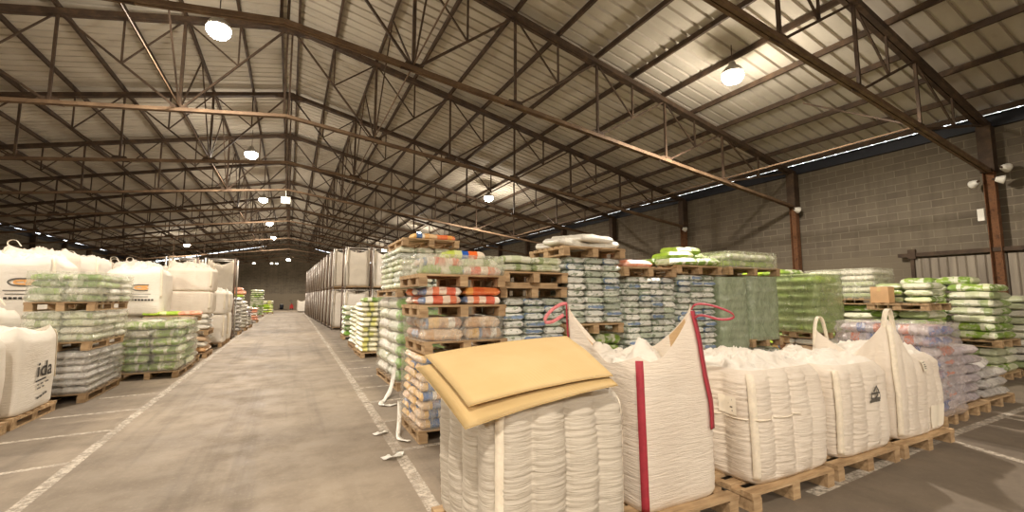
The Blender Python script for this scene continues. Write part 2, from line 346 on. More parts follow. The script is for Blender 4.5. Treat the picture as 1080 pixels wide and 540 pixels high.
# ---- trusses
TY = [4.0 + 4.72 * i for i in range(14)]
ND = [0, 2.42, 4.84, 7.26, 9.68, 12.1, 15.6]
def make_truss():
    root = empty('roof_truss', (RID, TY[0], 0))
    for sg in (-1, 1):
        b = MB()
        for off in (-.055, .055): b.bar((0, off, TOP(0)), (sg * 15.75, off, TOP(15.75)), .09, .13)
        b.build('top_chord', M['steel'], root)
        b = MB(); 
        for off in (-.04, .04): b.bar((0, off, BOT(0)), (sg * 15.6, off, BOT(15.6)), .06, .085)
        b.build('bottom_chord', M['steel_lit'], root)
        for i, d in enumerate(ND):
            if i == 0 and sg < 0: continue
            b = MB(); w = .07 if i == 1 else .055
            if i == 0: b.bar((-.06, 0, BOT(0)), (-.06, 0, TOP(0)), .05, .05); b.bar((.06, 0, BOT(0)), (.06, 0, TOP(0)), .05, .05)
            else: b.bar((sg * d, 0, BOT(d)), (sg * d, 0, TOP(d)), w, w)
            b.build('post', M['steel'], root)
        for i in range(6):
            bi, ti = (1, 0) if i == 0 else (i, i + 1)
            p = Vector((sg * ND[bi], 0, BOT(ND[bi]))); q = Vector((sg * ND[ti], 0, TOP(ND[ti]))); m = (p + q) / 2
            b = MB(); b.bar(p, q, .05, .05); b.build('diagonal', M['steel'], root)
            b = MB(); b.bar(m, (m.x, 0, TOP(m.x)), .04, .04); b.build('hanger', M['steel'], root)
            oth = ND[i + 1] if i == 0 else ND[i]
            b = MB(); b.bar(m, (sg * oth, 0, TOP(oth)), .035, .035); b.build('sub_diagonal', M['steel'], root)
        for d in ND[1:6]:
            b = MB(); z = BOT(d); b.add([(sg * d + x, y, z + zz) for y in (-.012, .012) for x, zz in ((-.28, -.05), (.28, -.05), (.16, .14), (-.16, .14))], [(0, 1, 2, 3), (7, 6, 5, 4), (0, 4, 5, 1), (1, 5, 6, 2), (2, 6, 7, 3), (3, 7, 4, 0)])
            b.build('gusset_plate', M['steel'], root)
    b = MB(); b.add([(x, y, TOP(0) + zz) for y in (-.07, .07) for x, zz in ((-.5, -.2), (.5, -.2), (.12, .07), (-.12, .07))], [(0, 1, 2, 3), (7, 6, 5, 4), (0, 4, 5, 1), (1, 5, 6, 2), (2, 6, 7, 3), (3, 7, 4, 0)]); b.build('ridge_plate', M['steel'], root)
    return root
ORD = ['first', 'second', 'third', 'fourth', 'fifth', 'sixth', 'seventh', 'eighth', 'ninth', 'tenth', 'eleventh', 'twelfth', 'thirteenth', 'fourteenth', 'fifteenth', 'sixteenth', 'seventeenth', 'eighteenth', 'nineteenth', 'twentieth']
T0 = make_truss(); tag(T0, 'rusty steel lattice roof truss nearest the camera, first along the hall', 'roof truss', 'roof trusses across the hall')
for i, y in enumerate(TY[1:]):
    t = dup(T0, (RID, y, 0), None, f'rusty steel lattice roof truss, {ORD[i + 1]} from the camera along the hall' if i < 12 else 'rusty steel lattice roof truss closest to the far gable wall')
# purlins
for sg, side in ((1, 'slope above the green sack stacks'), (-1, 'slope above the white bulk bags')):
    n = 0
    for d in [.22] + [1.21 * j for j in range(1, 13)] + [15.5]:
        n += 1
        b = MB(); b.bar((0, YN, 0), (0, YF, 0), .06, .13, (0, 0, 1)); 
        o = b.build('purlin', M['steel']); o.location = (RID + sg * d, 0, ROOF(d) - .095)
        tag(o, f'long rusty steel purlin, {ORD[n - 1]} below the ridge, roof {side}', 'purlin', 'purlins under the roof sheets')
# braces along the hall, from the truss bottom nodes up to the purlins at mid bay
BR = {}
for i, y in enumerate(TY):
    for sg in (-1, 1):
        for d, nm in ((2.42, 'aisle lamps'), (12.1, 'side walls')):
            for dy in (-2.36, 2.36):
                if (d > 3 and dy < 0) or (i == 13 and dy > 0): continue
                key = (sg, d, dy)
                if key not in BR:
                    b = MB(); b.bar((0, dy * .05, .13), (0, dy * .97, TOP(d) - BOT(d)), .035, .035); BR[key] = b.mesh('diagonal_brace', M['steel'])
                o = link('diagonal_brace', BR[key]); o.location = (RID + sg * d, y, BOT(d))
                tag(o, f'thin rusty diagonal brace between truss and purlin, near the {nm}', 'brace', f'diagonal braces near the {nm}')
for d, lab in ((12.1, 'thin steel tie rod linking truss bottoms along the block wall with the rusty columns'), (-12.1, 'thin steel tie rod linking truss bottoms along the dark wall behind the bulk bags'), (2.42, 'thin steel tie rod linking truss bottoms beside the ridge, above the steel frames'), (-2.42, 'thin steel tie rod linking truss bottoms beside the ridge, above the bulk bags')):
    b = MB(); b.tube([(RID + d, TY[0], BOT(d) + .09), (RID + d, TY[-1], BOT(d) + .09)], .018, 6); tag(b.build('tie_rod', M['steel_lit']), lab, 'tie rod')
# columns along the long walls
def make_column():
    root = empty('steel_column'); b = MB()
    b.box(-.10, .10, -.10, -.088, 0, TOP(15.6) - .05); b.box(-.10, .10, .088, .10, 0, TOP(15.6) - .05); b.box(-.006, .006, -.09, .09, 0, TOP(15.6) - .05); b.build('shaft', M['rust'], root)
    b = MB(); b.box(-.16, .16, -.16, .16, 0, .015); b.build('base_plate', M['rust'], root); 
    b = MB(); b.box(-.14, .14, -.13, .13, BOT(15.6) - .02, TOP(15.6) - .05); b.build('head_bracket', M['steel'], root); return root
C0 = make_column()
for i, y in enumerate(TY):
    lab = f'rusty steel wall column under the {ORD[i]} truss, against the block wall behind the green sacks'
    if i == 0: C0.location = (XR - .18, y, 0); tag(C0, lab, 'column', 'columns on the block wall')
    else: dup(C0, (XR - .18, y, 0), None, lab)
for i, y in enumerate(TY[3:]):
    dup(C0, (XL + .18, y, 0), None, f'rusty steel wall column under the {ORD[i + 3]} truss, on the dark wall behind the bulk bags', 'columns on the dark wall')
# white spotlights at the heads of the first columns
def make_spot():
    root = empty('wall_spotlight'); b = MB(); b.lathe([(0, -.09), (.05, -.085), (.075, -.03), (.105, .05), (.11, .07), (.095, .075), (0, .06)], 12); o = b.build('shell', M['white_plastic'], root, True)
    b = MB(); b.box(-.02, .02, -.02, .02, -.14, -.08); b.build('mounting_bracket', M['steel'], root); return root
S0 = make_spot(); S0.rotation_euler = (1.9, 0, 2.2)
sp = [((XR - .36, TY[0] - .22, 4.5), 'white spotlight head at the nearest rusty column, facing the camera side', (1.8, 0, .4)), ((XR - .36, TY[0] + .22, 4.5), 'white spotlight head at the nearest rusty column, on its far flank', (1.8, 0, 2.4)), ((XR - .3, TY[0] - .3, 4.78), 'upper white spotlight head at the nearest rusty column', (1.6, 0, 1.2)),
      ((XR - .36, TY[1] - .2, 4.62), 'white spotlight head at the second rusty column from the camera', (1.8, 0, 1.2)), ((XR - .36, TY[2] - .2, 4.62), 'white spotlight head at the third rusty column from the camera', (1.8, 0, 1.2))]
for i, (l, lab, ro) in enumerate(sp):
    o = S0 if i == 0 else dup(S0); o.location = l; o.rotation_euler = ro; tag(o, lab, 'spotlight', 'spotlights on the columns')
b = MB(); b.box(XR - .34, XR - .28, TY[0] + .12, TY[0] + .24, 3.55, 3.85); tag(b.build('switch_box', M['white_plastic']), 'small white switch box on the nearest rusty column', 'box')
# sheet metal sliding door with its rail on the block wall
rt = empty('door_1', (XR - .12, 0, 0)); struct(rt)
b = MB(); y = .3; vs = []; fs = []
for j in range(30):
    for a, h in ((0, 0), (.03, .03), (.16, .03), (.19, 0)): vs += [(-h, y + a, .03), (-h, y + a, 2.72)]
    y += .178
for j in range(len(vs) // 2 - 1): fs.append((2 * j, 2 * j + 1, 2 * j + 3, 2 * j + 2))
b.add(vs, fs); b.build('door_panel', M['door'], rt)
b = MB(); b.box(-.10, -.04, .2, 5.95, 2.78, 2.88); b.box(-.12, -.03, 5.55, 5.72, 2.72, 2.98); b.build('door_rail', M['steel'], rt)
b = MB(); b.box(-.09, -.03, 5.6, 5.68, 0, 2.78); b.build('door_frame', M['steel'], rt)

# ---- floor markings
def strip(pts, w, name):
    b = MB(); z = .003; vs = []; fs = []
    P = [Vector((x, y, z)) for x, y in pts]
    for i, p in enumerate(P):
        d = (P[min(i + 1, len(P) - 1)] - P[max(i - 1, 0)]).normalized(); n = Vector((-d.y, d.x, 0)) * (w / 2); vs += [tuple(p + n), tuple(p - n)]
    for i in range(len(P) - 1): fs.append((2 * i, 2 * i + 1, 2 * i + 3, 2 * i + 2))
    b.add(vs, fs); return struct(b.build(name, M['paint']))
strip([(-1.8, 1.5), (-1.86, 8), (-1.9, 30), (-1.7, 70)], .105, 'floor_marking')
strip([(1.04, 1.5), (1.12, 5), (1.2, 10), (1.38, 30), (1.62, 70)], .115, 'floor_marking')
for j in range(14): strip([(1.1 + .012 * j, 4.9 + 1.2 * j), (1.85, 4.95 + 1.2 * j)], .08, 'floor_marking')
for yy, x1 in ((6.05, -2.45), (7.28, -3.0), (8.45, -2.95), (9.7, -2.7)): strip([(-1.86, yy), (x1, yy - .1)], .08, 'floor_marking')
strip([(4.0, 2.27), (7, 2.42), (14.5, 2.55)], .1, 'floor_marking')
strip([(6.9, 2.35), (6.5, 1.3), (6.3, .4)], .1, 'floor_marking'); strip([(8.9, 2.4), (8.6, 1.0)], .1, 'floor_marking')

# ------------------------------------------------------------------ lamps
def make_lamp():
    root = empty('high_bay_lamp'); b = MB()
    b.lathe([(.03, .30), (.07, .28), (.08, .21), (.13, .17), (.2, .10), (.235, .0), (.225, .0), (.185, .09), (.12, .15), (0, .16)], 20); b.build('reflector_housing', M['lamp_metal'], root, True)
    b = MB(); b.lathe([(0, .02), (.205, .02), (.235, -.03), (.23, -.12), (.17, -.2), (.08, -.235), (0, -.24)], 20); b.build('glowing_lens', M['glow'], root, True)
    b = MB(); b.tube([(0, 0, .30), (0, 0, 1.0)], .012, 6); b.build('hanging_rod', M['steel'], root); return root
LAMPS = []
for i, y in enumerate((-9.4, -2.3, 11.08, 20.52, 29.96, 39.4, 48.84, 61.)): LAMPS.append((-1.65 if y < 60 else -.3, y, 7.62 if y < 60 else 6.45, f'glowing high-bay lamp over the aisle, {ORD[i]} in the row from the camera', 'high-bay lamps over the aisle'))  # first two are unseen, placed behind the camera to light the bag fronts
for i, y in enumerate((-7.8, 6.36, 20.52, 34.68, 48.84)): LAMPS.append((9.1, y, 6.92, f'glowing high-bay lamp over the sack stacks, {ORD[i]} from the camera', 'high-bay lamps over the sack stacks'))  # the first is unseen behind the camera, added as front light
for i, y in enumerate((-7.8, 6.36, 49.5)): LAMPS.append((-8.7, y, 6.6, f'glowing high-bay lamp over the bulk bags, {ORD[i]} from the camera', 'high-bay lamps over the bulk bags'))  # first one is also an added, unseen light behind the camera
L0 = None
for x, y, z, lab, grp in LAMPS:
    if L0 is None: L0 = make_lamp(); o = L0
    else: o = dup(L0)
    o.location = (x, y, z); tag(o, lab, 'lamp', grp)
    for typ, en in (('SPOT', 720 if y > 0 else 780), ('POINT', 95)):
        ld = bpy.data.lights.new('lamp_light', typ); ld.energy = en; ld.shadow_soft_size = .12; ld.color = (1, .895, .775)
        if typ == 'SPOT': ld.spot_size = math.radians(168); ld.spot_blend = .35
        lo = bpy.data.objects.new('lamp_light', ld); COL.objects.link(lo); lo.location = (x, y, z - .42)
# emergency lights on the gable, white box under the fifth truss
for x, z, lab in ((-4.6, 6.45, 'small white light high on the far gable wall, by itself'), (-2.45, 6.5, 'small white light on the far gable, one of a pair, towards the bulk bags'), (-1.8, 6.5, 'small white light on the far gable, one of a pair, towards the steel frames')):
    rt = empty('wall_light', (x, YF - .1, z)); tag(rt, lab, 'light', 'small lights on the far gable'); b = MB(); b.box(-.18, .18, -.06, .08, -.1, .1); b.build('light_body', M['white_plastic'], rt)
    b = MB(); b.box(-.15, .15, -.075, -.06, -.075, .075); b.build('light_lens', M['glow_small'], rt)
rt = empty('junction_box', (RID - .05, TY[4], BOT(0) - .5)); tag(rt, 'white box hanging under a truss beam at the ridge', 'box')
b = MB(); b.box(-.2, .2, -.1, .1, -.17, .14); b.build('box_body', M['white_plastic'], rt); b = MB(); b.box(-.17, .17, -.112, -.1, -.14, .11); b.box(-.015, .015, -.03, .03, .14, .5); b.build('box_cover', M['paper_tag'], rt)

# ------------------------------------------------------------------ wooden pallets
PAL = {}
def pallet(x0, x1, y0, y1, z, label, group=None, turn=False):
    """footprint x0..x1, y0..y1, underside at z"""
    w, d = round(x1 - x0, 2), round(y1 - y0, 2); key = (w, d, turn)
    if key not in PAL:
        sw = (lambda a: tuple((p[1], p[0], p[2]) for p in a)) if turn else (lambda a: a)
        W, D = (d, w) if turn else (w, d)
        def boxes(bl):
            b = MB()
            for (a0, a1, b0, b1, c0, c1) in bl:
                if turn: b.box(b0, b1, a0, a1, c0, c1)
                else: b.box(a0, a1, b0, b1, c0, c1)
            return b
        root = empty('pallet'); n = 7
        deck = [(-W / 2, W / 2, -D / 2 + (D - .1) * i / (n - 1) + random.uniform(-.004, .004), -D / 2 + (D - .1) * i / (n - 1) + .1, .122, .144) for i in range(n)]
        deck += [(x - .05, x + .05, -D / 2, D / 2, .10, .122) for x in (-W / 2 + .05, 0, W / 2 - .05)]
        boxes(deck).build('deck', M['wood'], root)
        for x in (-W / 2 + .06, 0, W / 2 - .06):
            for y in (-D / 2 + .07, 0, D / 2 - .07): boxes([(x - .05, x + .05, y - .07, y + .07, .022, .10)]).build('block', M['wood'], root)
        for x in (-W / 2 + .06, 0, W / 2 - .06): boxes([(x - .05, x + .05, -D / 2, D / 2, 0, .022)]).build('skid', M['wood'], root)
        PAL[key] = root; o = root
    else: o = dup(PAL[key])
    o.location = ((x0 + x1) / 2, (y0 + y1) / 2, z); o.rotation_euler = (0, 0, random.uniform(-.015, .015))
    if 'group' in o: del o['group']
    tag(o, label, 'pallet', group); return o
PH = .146

# ------------------------------------------------------------------ sacks
SK = {}
def sack_mesh(L, W, h, var, mat):
    key = (round(L, 2), round(W, 2), round(h, 3), var, mat)
    if key in SK: return SK[key]
    b = MB(); nx, ny = 14, 9; sd = var * 13.7
    def half(sg):
        g = []
        for i in range(nx + 1):
            for j in range(ny + 1):
                uu = -1 + 2 * i / nx; vv = -1 + 2 * j / ny
                uu = math.copysign(abs(uu) ** .7, uu); vv = math.copysign(abs(vv) ** .7, vv)
                t = (max(0, 1 - abs(uu) ** 8) * max(0, 1 - abs(vv) ** 6)) ** .36
                n = noise.noise(Vector((uu * 2.2 + sd, vv * 1.8, sg * 3.1))); n2 = noise.noise(Vector((uu * 5 + sd, vv * 4, sg * 5)))
                z = sg * (h / 2) * t * (1 + .20 * n + .12 * n2)
                ex = 1 + .06 * noise.noise(Vector((vv * 2.5, sd, uu)))
                g.append((uu * L / 2 * .995 * ex, vv * W / 2 * (1 + .06 * noise.noise(Vector((uu * 2.5, sd, 4)))), z - h * .06 * abs(uu) ** 3))
        return g
    T, B = half(1), half(-1); q = lambda i, j: i * (ny + 1) + j; N = len(T)
    fs = []
    for i in range(nx):
        for j in range(ny):
            fs.append((q(i, j), q(i + 1, j), q(i + 1, j + 1), q(i, j + 1))); fs.append((N + q(i, j), N + q(i, j + 1), N + q(i + 1, j + 1), N + q(i + 1, j)))
    for i in range(nx):
        for j in (0, ny):
            a, c = q(i, j), q(i + 1, j); fs.append((a, N + a, N + c, c) if j == 0 else (c, N + c, N + a, a))
    for j in range(ny):
        for i in (0, nx):
            a, c = q(i, j), q(i, j + 1); fs.append((c, N + c, N + a, a) if i == 0 else (a, N + a, N + c, c))
    b.add(T + B, fs); SK[key] = b.mesh('sack', M[mat], True); return SK[key]
def sack(x, y, z, L, W, h, rz, mat, label, name='sack', group=None, tilt=(0, 0)):
    o = link(name, sack_mesh(L, W, h, random.randrange(5), mat)); o.location = (x, y, z); o.rotation_euler = (tilt[0], tilt[1], rz); tag(o, label, 'sack', group); return o
def stack(mats, x0, x1, y0, y1, z0, nl, lh, nx, ny, along, label, group, name='sack', side=-1, keep='fst', jit=.014, lean=0., flip=True, minl=0):
    """layers of sacks; only those at the front, at the side towards the aisle and on top are there to be seen"""
    W, D = x1 - x0, y1 - y0; cx, cy = W / nx, D / ny; out = []
    for l in range(minl, nl):
        bond = (l % 2) * .5 if False else 0
        for i in range(nx):
            for j in range(ny):
                vis = ('f' in keep and j == 0) or ('s' in keep and i == (0 if side < 0 else nx - 1)) or ('t' in keep and (z0 + nl * lh < 1.78 or nl < 4))
                if not vis: continue
                x = x0 + (i + .5) * cx + random.uniform(-jit, jit) + lean * l; y = y0 + (j + .5) * cy + random.uniform(-jit, jit)
                L_, W_ = (cx, cy) if along == 'x' else (cy, cx)
                rz = (0 if along == 'x' else PI / 2) + (PI if flip and random.random() < .5 else 0) + random.uniform(-.035, .035)
                m = random.choice(mats) if isinstance(mats, (list, tuple)) else mats
                out.append(sack(x, y, z0 + (l + .5) * lh, L_ * .945, W_ * .945, lh * .95, rz, m, label, name, group, (random.uniform(-.03, .03) * min(1, .35 / max(cx, cy)), random.uniform(-.02, .02) * min(1, .35 / max(cx, cy)))))
    return out
def wrap(x0, x1, y0, y1, z0, z1, mat, label, bulge=.012, per=.15, n=12, top=True, rough=.012, name='stretch_film', shrink=0.):
    """a skin of stretch film drawn round a load: bulging at each layer, wrinkled"""
    x0 -= .022; x1 += .022; y0 -= .022; y1 += .022; b = MB(); W, D = x1 - x0, y1 - y0; cx, cy = (x0 + x1) / 2, (y0 + y1) / 2; nz = max(6, int((z1 - z0) / .03)); pr = []
    for k in range(4 * n):
        sd, t = divmod(k, n); t = -1 + 2 * t / n; a, c = ((t, -1), (1, t), (-t, 1), (-1, -t))[sd]; m = (abs(a) ** 9 + abs(c) ** 9) ** (1 / 9); pr.append((a / m, c / m))
    vs = []
    for i in range(nz + 1):
        z = z0 + (z1 - z0) * i / nz
        for a, c in pr:
            q = 1 + (bulge * abs(math.sin(PI * (z - z0) / per)) + rough * noise.noise(Vector((a * 3 + cx * 7, c * 3 + cy, z * 6)))) / (min(W, D) / 2) - shrink * max(0, (i / nz - .75)) ** 2 * 4
            vs.append((a * W / 2 * q, c * D / 2 * q, z - z0))
    P = 4 * n; fs = [(i * P + k, i * P + (k + 1) % P, (i + 1) * P + (k + 1) % P, (i + 1) * P + k) for i in range(nz) for k in range(P)]
    if top:
        base = len(vs)
        for rr in (.8, .5, .2):
            for a, c in pr: vs.append((a * W / 2 * rr, c * D / 2 * rr, z1 - z0 + .015 * noise.noise(Vector((a * 4 * rr + cx, c * 4 * rr, 2))) + .012))
        prev = nz * P
        for s_ in range(3):
            cur = base + s_ * P; fs += [(prev + k, prev + (k + 1) % P, cur + (k + 1) % P, cur + k) for k in range(P)]; prev = cur
        fs.append(tuple(prev + k for k in range(P)))
    b.add(vs, fs); o = b.build(name, M[mat], None, True); o.location = (cx, cy, z0); tag(o, label, 'plastic wrap'); return o

# ------------------------------------------------------------------ bulk bags
class Bulk:
    """the woven body of a bulk bag: w x d x h, squared-off round section, lobes between the inner baffles, creases"""
    def __init__(s, w, d, h, lobes=0, seed=0, ears=(), belly=.03, wr=.006, n=7, top=.90, sag=0., lean=(0, 0), lobe_a=.03, foot=.06):
        s.__dict__.update(locals()); s.o = Vector((seed * 3.7, seed * 1.3, 0))
    def rim(s, t):
        r = 0; s.ln = .42
        for c, hgt, wd, *ln in s.ears:
            q = abs((t - c + 2) % 4 - 2) / wd
            if q < 1:
                r += hgt * (1 - q) ** 1.25
                if ln: s.ln = ln[0]
        if s.sag: r -= s.sag * math.sin(PI * (t % 1)) ** .8
        return r
    def pt(s, t, v, off=0.):
        k = int(t) % 4; q = -1 + 2 * (t - int(t)); a, c = ((q, -1), (1, q), (-q, 1), (-1, -q))[k]
        m = (abs(a) ** s.n + abs(c) ** s.n) ** (1 / s.n); a /= m; c /= m
        f = 1 + s.belly * math.sin(PI * min(1, v)) ** .7
        if v < s.foot: f *= 1 - .045 * (1 - v / s.foot) ** 2
        rim = s.rim(t)
        if v > .88: f *= 1 - (1 - s.top) * ((v - .88) / .12) ** 1.6 * (1 if rim < .02 else max(.1, 1 - rim * 4))
        z = v * s.h
        if rim: 
            g = max(0, (v - .62) / .38); z += rim * g ** 1.4
            if rim > 0: f *= 1 - s.ln * rim * g ** 2
        x, y = a * s.w / 2 * f, c * s.d / 2 * f; nx, ny = a / s.w, c / s.d; l = math.hypot(nx, ny); nx /= l; ny /= l
        if s.lobes:
            ph = (t * s.lobes) % 1; lob = (abs(math.sin(PI * ph))) ** .55; e = min(1, min(v / .1, (1.02 - v) / .12)); off += s.lobe_a * (lob - .6) * max(0, e)
            edge = 1 - lob
        else: edge = .3
        P = Vector((x * 3.2, y * 3.2, z * 44)) + s.o
        w1 = noise.noise(P); w2 = noise.noise(Vector((x * 5, y * 5, z * 62)) + s.o); big = noise.noise(Vector((x * 2.4, y * 2.4, z * 3)) + s.o)
        off += s.wr * ((1 - abs(w1)) ** 3 * .9 * (.45 + edge) + .4 * w2) + .018 * big
        return Vector((x + nx * off + s.lean[0] * z, y + ny * off + s.lean[1] * z, z + (.004 * big)))
    def nrm(s, t):
        k = int(t) % 4; q = -1 + 2 * (t - int(t)); a, c = ((q, -1), (1, q), (-q, 1), (-1, -q))[k]; return Vector((math.copysign(abs(a) ** 5, a), math.copysign(abs(c) ** 5, c), 0)).normalized()
    def body(s, name, mat, parent, per=160, nz=110, inside=None):
        b = MB(); vs = [tuple(s.pt(4 * k / per, i / nz)) for i in range(nz + 1) for k in range(per)]
        fs = [(i * per + k, i * per + (k + 1) % per, (i + 1) * per + (k + 1) % per, (i + 1) * per + k) for i in range(nz) for k in range(per)]
        fs.append(tuple(range(per - 1, -1, -1))); b.add(vs, fs); return b.build(name, mat, parent, True)
    def cover(s, name, mat, parent, z=None, dome=.05, amp=.05, fr=6, n=40, scale=.97, rings=16, drop=0.):
        b = MB(); z = s.h if z is None else z; vs = []; per = 4 * n; vv = min(.985, z / s.h)
        for i in range(rings + 1):
            r = 1 - i / rings; e = min(1, (1 - r) * 5)
            for k in range(per):
                p = s.pt(4 * k / per, vv, -.004); x, y = (p.x - s.lean[0] * z) * r, (p.y - s.lean[1] * z) * r
                q = Vector((x * fr, y * fr, s.seed)); nn = noise.noise(q); rd = (1 - abs(noise.noise(q * 1.7 + Vector((4, 1, 0))))) ** 3
                zz = vv * s.h - drop * e + dome * (1 - r * r) + e * (amp * nn + amp * .9 * (rd - .3) + amp * .25 * noise.noise(q * 4))
                vs.append((x + s.lean[0] * z + e * amp * .5 * noise.noise(q * 1.5 + Vector((0, 9, 0))), y + s.lean[1] * z + e * amp * .5 * noise.noise(q * 1.5 + Vector((7, 0, 0))), zz))
        fs = [(i * per + k, i * per + (k + 1) % per, (i + 1) * per + (k + 1) % per, (i + 1) * per + k) for i in range(rings) for k in range(per)]
        b.add(vs, fs); return b.build(name, mat, parent, True)
    def strap(s, name, mat, parent, t, v0, v1, w=.06, off=.012, n=24):
        ts = [s.pt(t, v0 + (v1 - v0) * i / n, off) for i in range(n + 1)]; b = MB(); b.ribbon(ts, [s.nrm(t)] * (n + 1), w, .006); return b.build(name, mat, parent, True)
    def patch(s, name, mat, parent, t0, t1, v0, v1, off=.012, n=6):
        b = MB(); vs = []; g = n + 1
        vs = [tuple(s.pt(t0 + (t1 - t0) * i / n, v0 + (v1 - v0) * j / n, off)) for i in range(g) for j in range(g)]
        b.add(vs, [(i * g + j, (i + 1) * g + j, (i + 1) * g + j + 1, i * g + j + 1) for i in range(n) for j in range(n)]); return b.build(name, mat, parent, True)
    def lines(s, name, mat, parent, segs, off=.014, th=.01):
        """printed strokes: each a list of (t, v) points"""
        b = MB()
        for pts in segs:
            P = [s.pt(t, v, off) for t, v in pts]; N = [s.nrm(t) for t, v in pts]; b.ribbon(P, N, th, .001)
        return b.build(name, mat, parent)
def loop(name, mat, parent, pts, w=.05, nr=None):
    """a webbing loop through pts, smoothed"""
    P = [Vector(p) for p in pts]
    for _ in range(3):
        q = [P[0]]
        for a, c in zip(P, P[1:]): q += [a * .75 + c * .25, a * .25 + c * .75]
        P = q + [P[-1]]
    b = MB(); N = []
    for i, p in enumerate(P):
        d = (P[min(i + 1, len(P) - 1)] - P[max(i - 1, 0)]).normalized(); ax = Vector(nr) if nr else Vector((0, 1, 0)); N.append(d.cross(ax).normalized() if abs(d.dot(ax)) < .95 else Vector((1, 0, 0)))
    b.ribbon(P, N, w, .006); return b.build(name, mat, parent, True)

def paper_tag_on(B, root, t0, t1, v0, v1):
    tg = B.patch('paper_tag', M['paper_tag'], root, t0, t1, v0, v1, .016, 4); b = []
    for i in range(4):
        v = v1 - (v1 - v0) * (.18 + .2 * i); b.append([(t0 + (t1 - t0) * .2, v), (t0 + (t1 - t0) * (.8 if i != 1 else .6), v)])
    B.lines('printed_lines', M['tag_text'], tg, b, .0175, .012); tg['label'] = 'white paper tag with printed lines'

# ---- the front row of bulk bags by the camera
pallet(.98, 2.0, 2.18, 3.2, 0, 'wooden pallet under the bulk bag that carries the yellow cardboard', 'pallets of the front row')
B = Bulk(.92, .95, .92, 4, 1, belly=.035, wr=.010, n=8, top=.92, lobe_a=.066); R = empty('bulk_bag', (1.49, 2.69, PH)); tag(R, 'quilted grey-white bulk bag with two yellow cardboard sheets lying on it', 'bulk bag', 'bulk bags in the front row')
B.body('bag_body', M['woven_grey'], R, 200, 130); B.cover('top_cover', M['woven_grey'], R, .92, .0, .02)
for t in (0.02, 1.0, 3.0): B.strap('corner_strap', M['white_webbing'], R, t + .001, .12, .93, .05)
B.strap('side_seam', M['white_webbing'], R, .985, .03, .95, .02)

def sheet(name, corners, sag, mat, label, n=20, th=.006, curl=0.):
    L_, F, Rr, Bk = [Vector(c) for c in corners]; b = MB(); g = n + 1; vs = []
    for lay in (0, 1):
        for i in range(g):
            for j in range(g):
                a, c = i / n, j / n; p = (L_ * (1 - a) + F * a) * (1 - c) + (Bk * (1 - a) + Rr * a) * c
                p = p + Vector((0, 0, sag * (1 - (2 * a - 1) ** 2) * .22 + sag * (1 - (2 * c - 1) ** 2) * .3 + .006 * noise.noise(Vector((a * 3, c * 3, sag * 50))) - lay * th)); vs.append(tuple(p))
    N = g * g; fs = []
    for i in range(n):
        for j in range(n):
            q = (i * g + j, (i + 1) * g + j, (i + 1) * g + j + 1, i * g + j + 1); fs += [q, tuple(N + x for x in q[::-1])]
    for i in range(n):
        for a, c in ((i * g, (i + 1) * g), ((i + 1) * g + n, i * g + n), ((i + 1), i), (n * g + i, n * g + i + 1)): fs.append((a, c, N + c, N + a))
    b.add(vs, fs); o = b.build(name, mat, None, True); tag(o, label, 'cardboard'); return o
sheet('cardboard_sheet', [(.80, 3.03, 1.17), (.83, 2.15, .985), (1.80, 2.11, 1.125), (1.99, 2.98, 1.28)], .06, M['card'], 'lower yellow cardboard sheet on the bulk bag, its near corner drooping')
sheet('cardboard_sheet', [(.88, 3.10, 1.24), (.885, 2.25, 1.072), (1.83, 2.19, 1.165), (2.06, 3.04, 1.335)], .062, M['card'], 'upper yellow cardboard sheet on the bulk bag, with fine printed stripes')

pallet(2.18, 3.14, 2.32, 3.34, 0, 'wooden pallet under the bulk bag with red straps', 'pallets of the front row')
B = Bulk(.755, .9, 1.0, 0, 2, ears=((1.0, .46, .85), (3.0, .46, .6, -.05), (0, .08, .35)), belly=.02, wr=.0028, n=10, top=.97, lean=(-.02, 0)); R = empty('bulk_bag', (2.63, 2.84, PH)); tag(R, 'smooth cream bulk bag with red straps and two pulled-up corners', 'bulk bag', 'bulk bags in the front row')
B.body('bag_body', M['woven_cream'], R, 200, 120)
c_ = B.cover('top_cover', M['woven_white'], R, .94, .12, .13, 3.6, drop=.03)
B.strap('corner_strap', M['red_webbing'], R, .015, .01, .98, .055)['label'] = 'red strap up the near corner'
B.strap('corner_strap', M['red_webbing'], R, .91, .5, 1.0, .075)['label'] = 'red strap up the raised corner'
B.strap('corner_strap', M['red_webbing'], R, 2.99, .4, 1.0, .045)['label'] = 'red strap up the far corner'
pk = B.pt(.92, 1.0, .01)
loop('lift_loop', M['red_webbing'], R, [pk, pk + Vector((.01, -.02, .045)), pk + Vector((.08, -.09, .045)), pk + Vector((.19, -.21, -.015)), pk + Vector((.20, -.23, -.06)), pk + Vector((.13, -.15, -.075)), pk + Vector((.05, -.05, -.03)), pk + Vector((.01, -.01, -.06))], .045, (.77, .64, .3))['label'] = 'red lifting loop flopped outwards'
pk = B.pt(2.99, 1.0, .01)
loop('lift_loop', M['pink_webbing'], R, [pk, pk + Vector((-.05, .02, .0)), pk + Vector((-.16, .03, -.06)), pk + Vector((-.24, .03, -.16)), pk + Vector((-.16, .02, -.17)), pk + Vector((-.04, 0, -.1))], .03, (0, .3, 1))
b = MB(); A_ = [B.pt(1.25, .985, -.02), B.pt(1.5, .98, -.03), B.pt(1.25, .90, -.09), B.pt(1.55, .9, -.12)]
B.patch('liner_strip', M['liner_beige'], R, 1.16, 1.42, .80, .99, -.012)['label'] = 'beige inner liner showing behind the raised corner'
B.patch('liner_strip', M['liner_beige'], R, 2.45, 2.85, .84, .96, -.014)

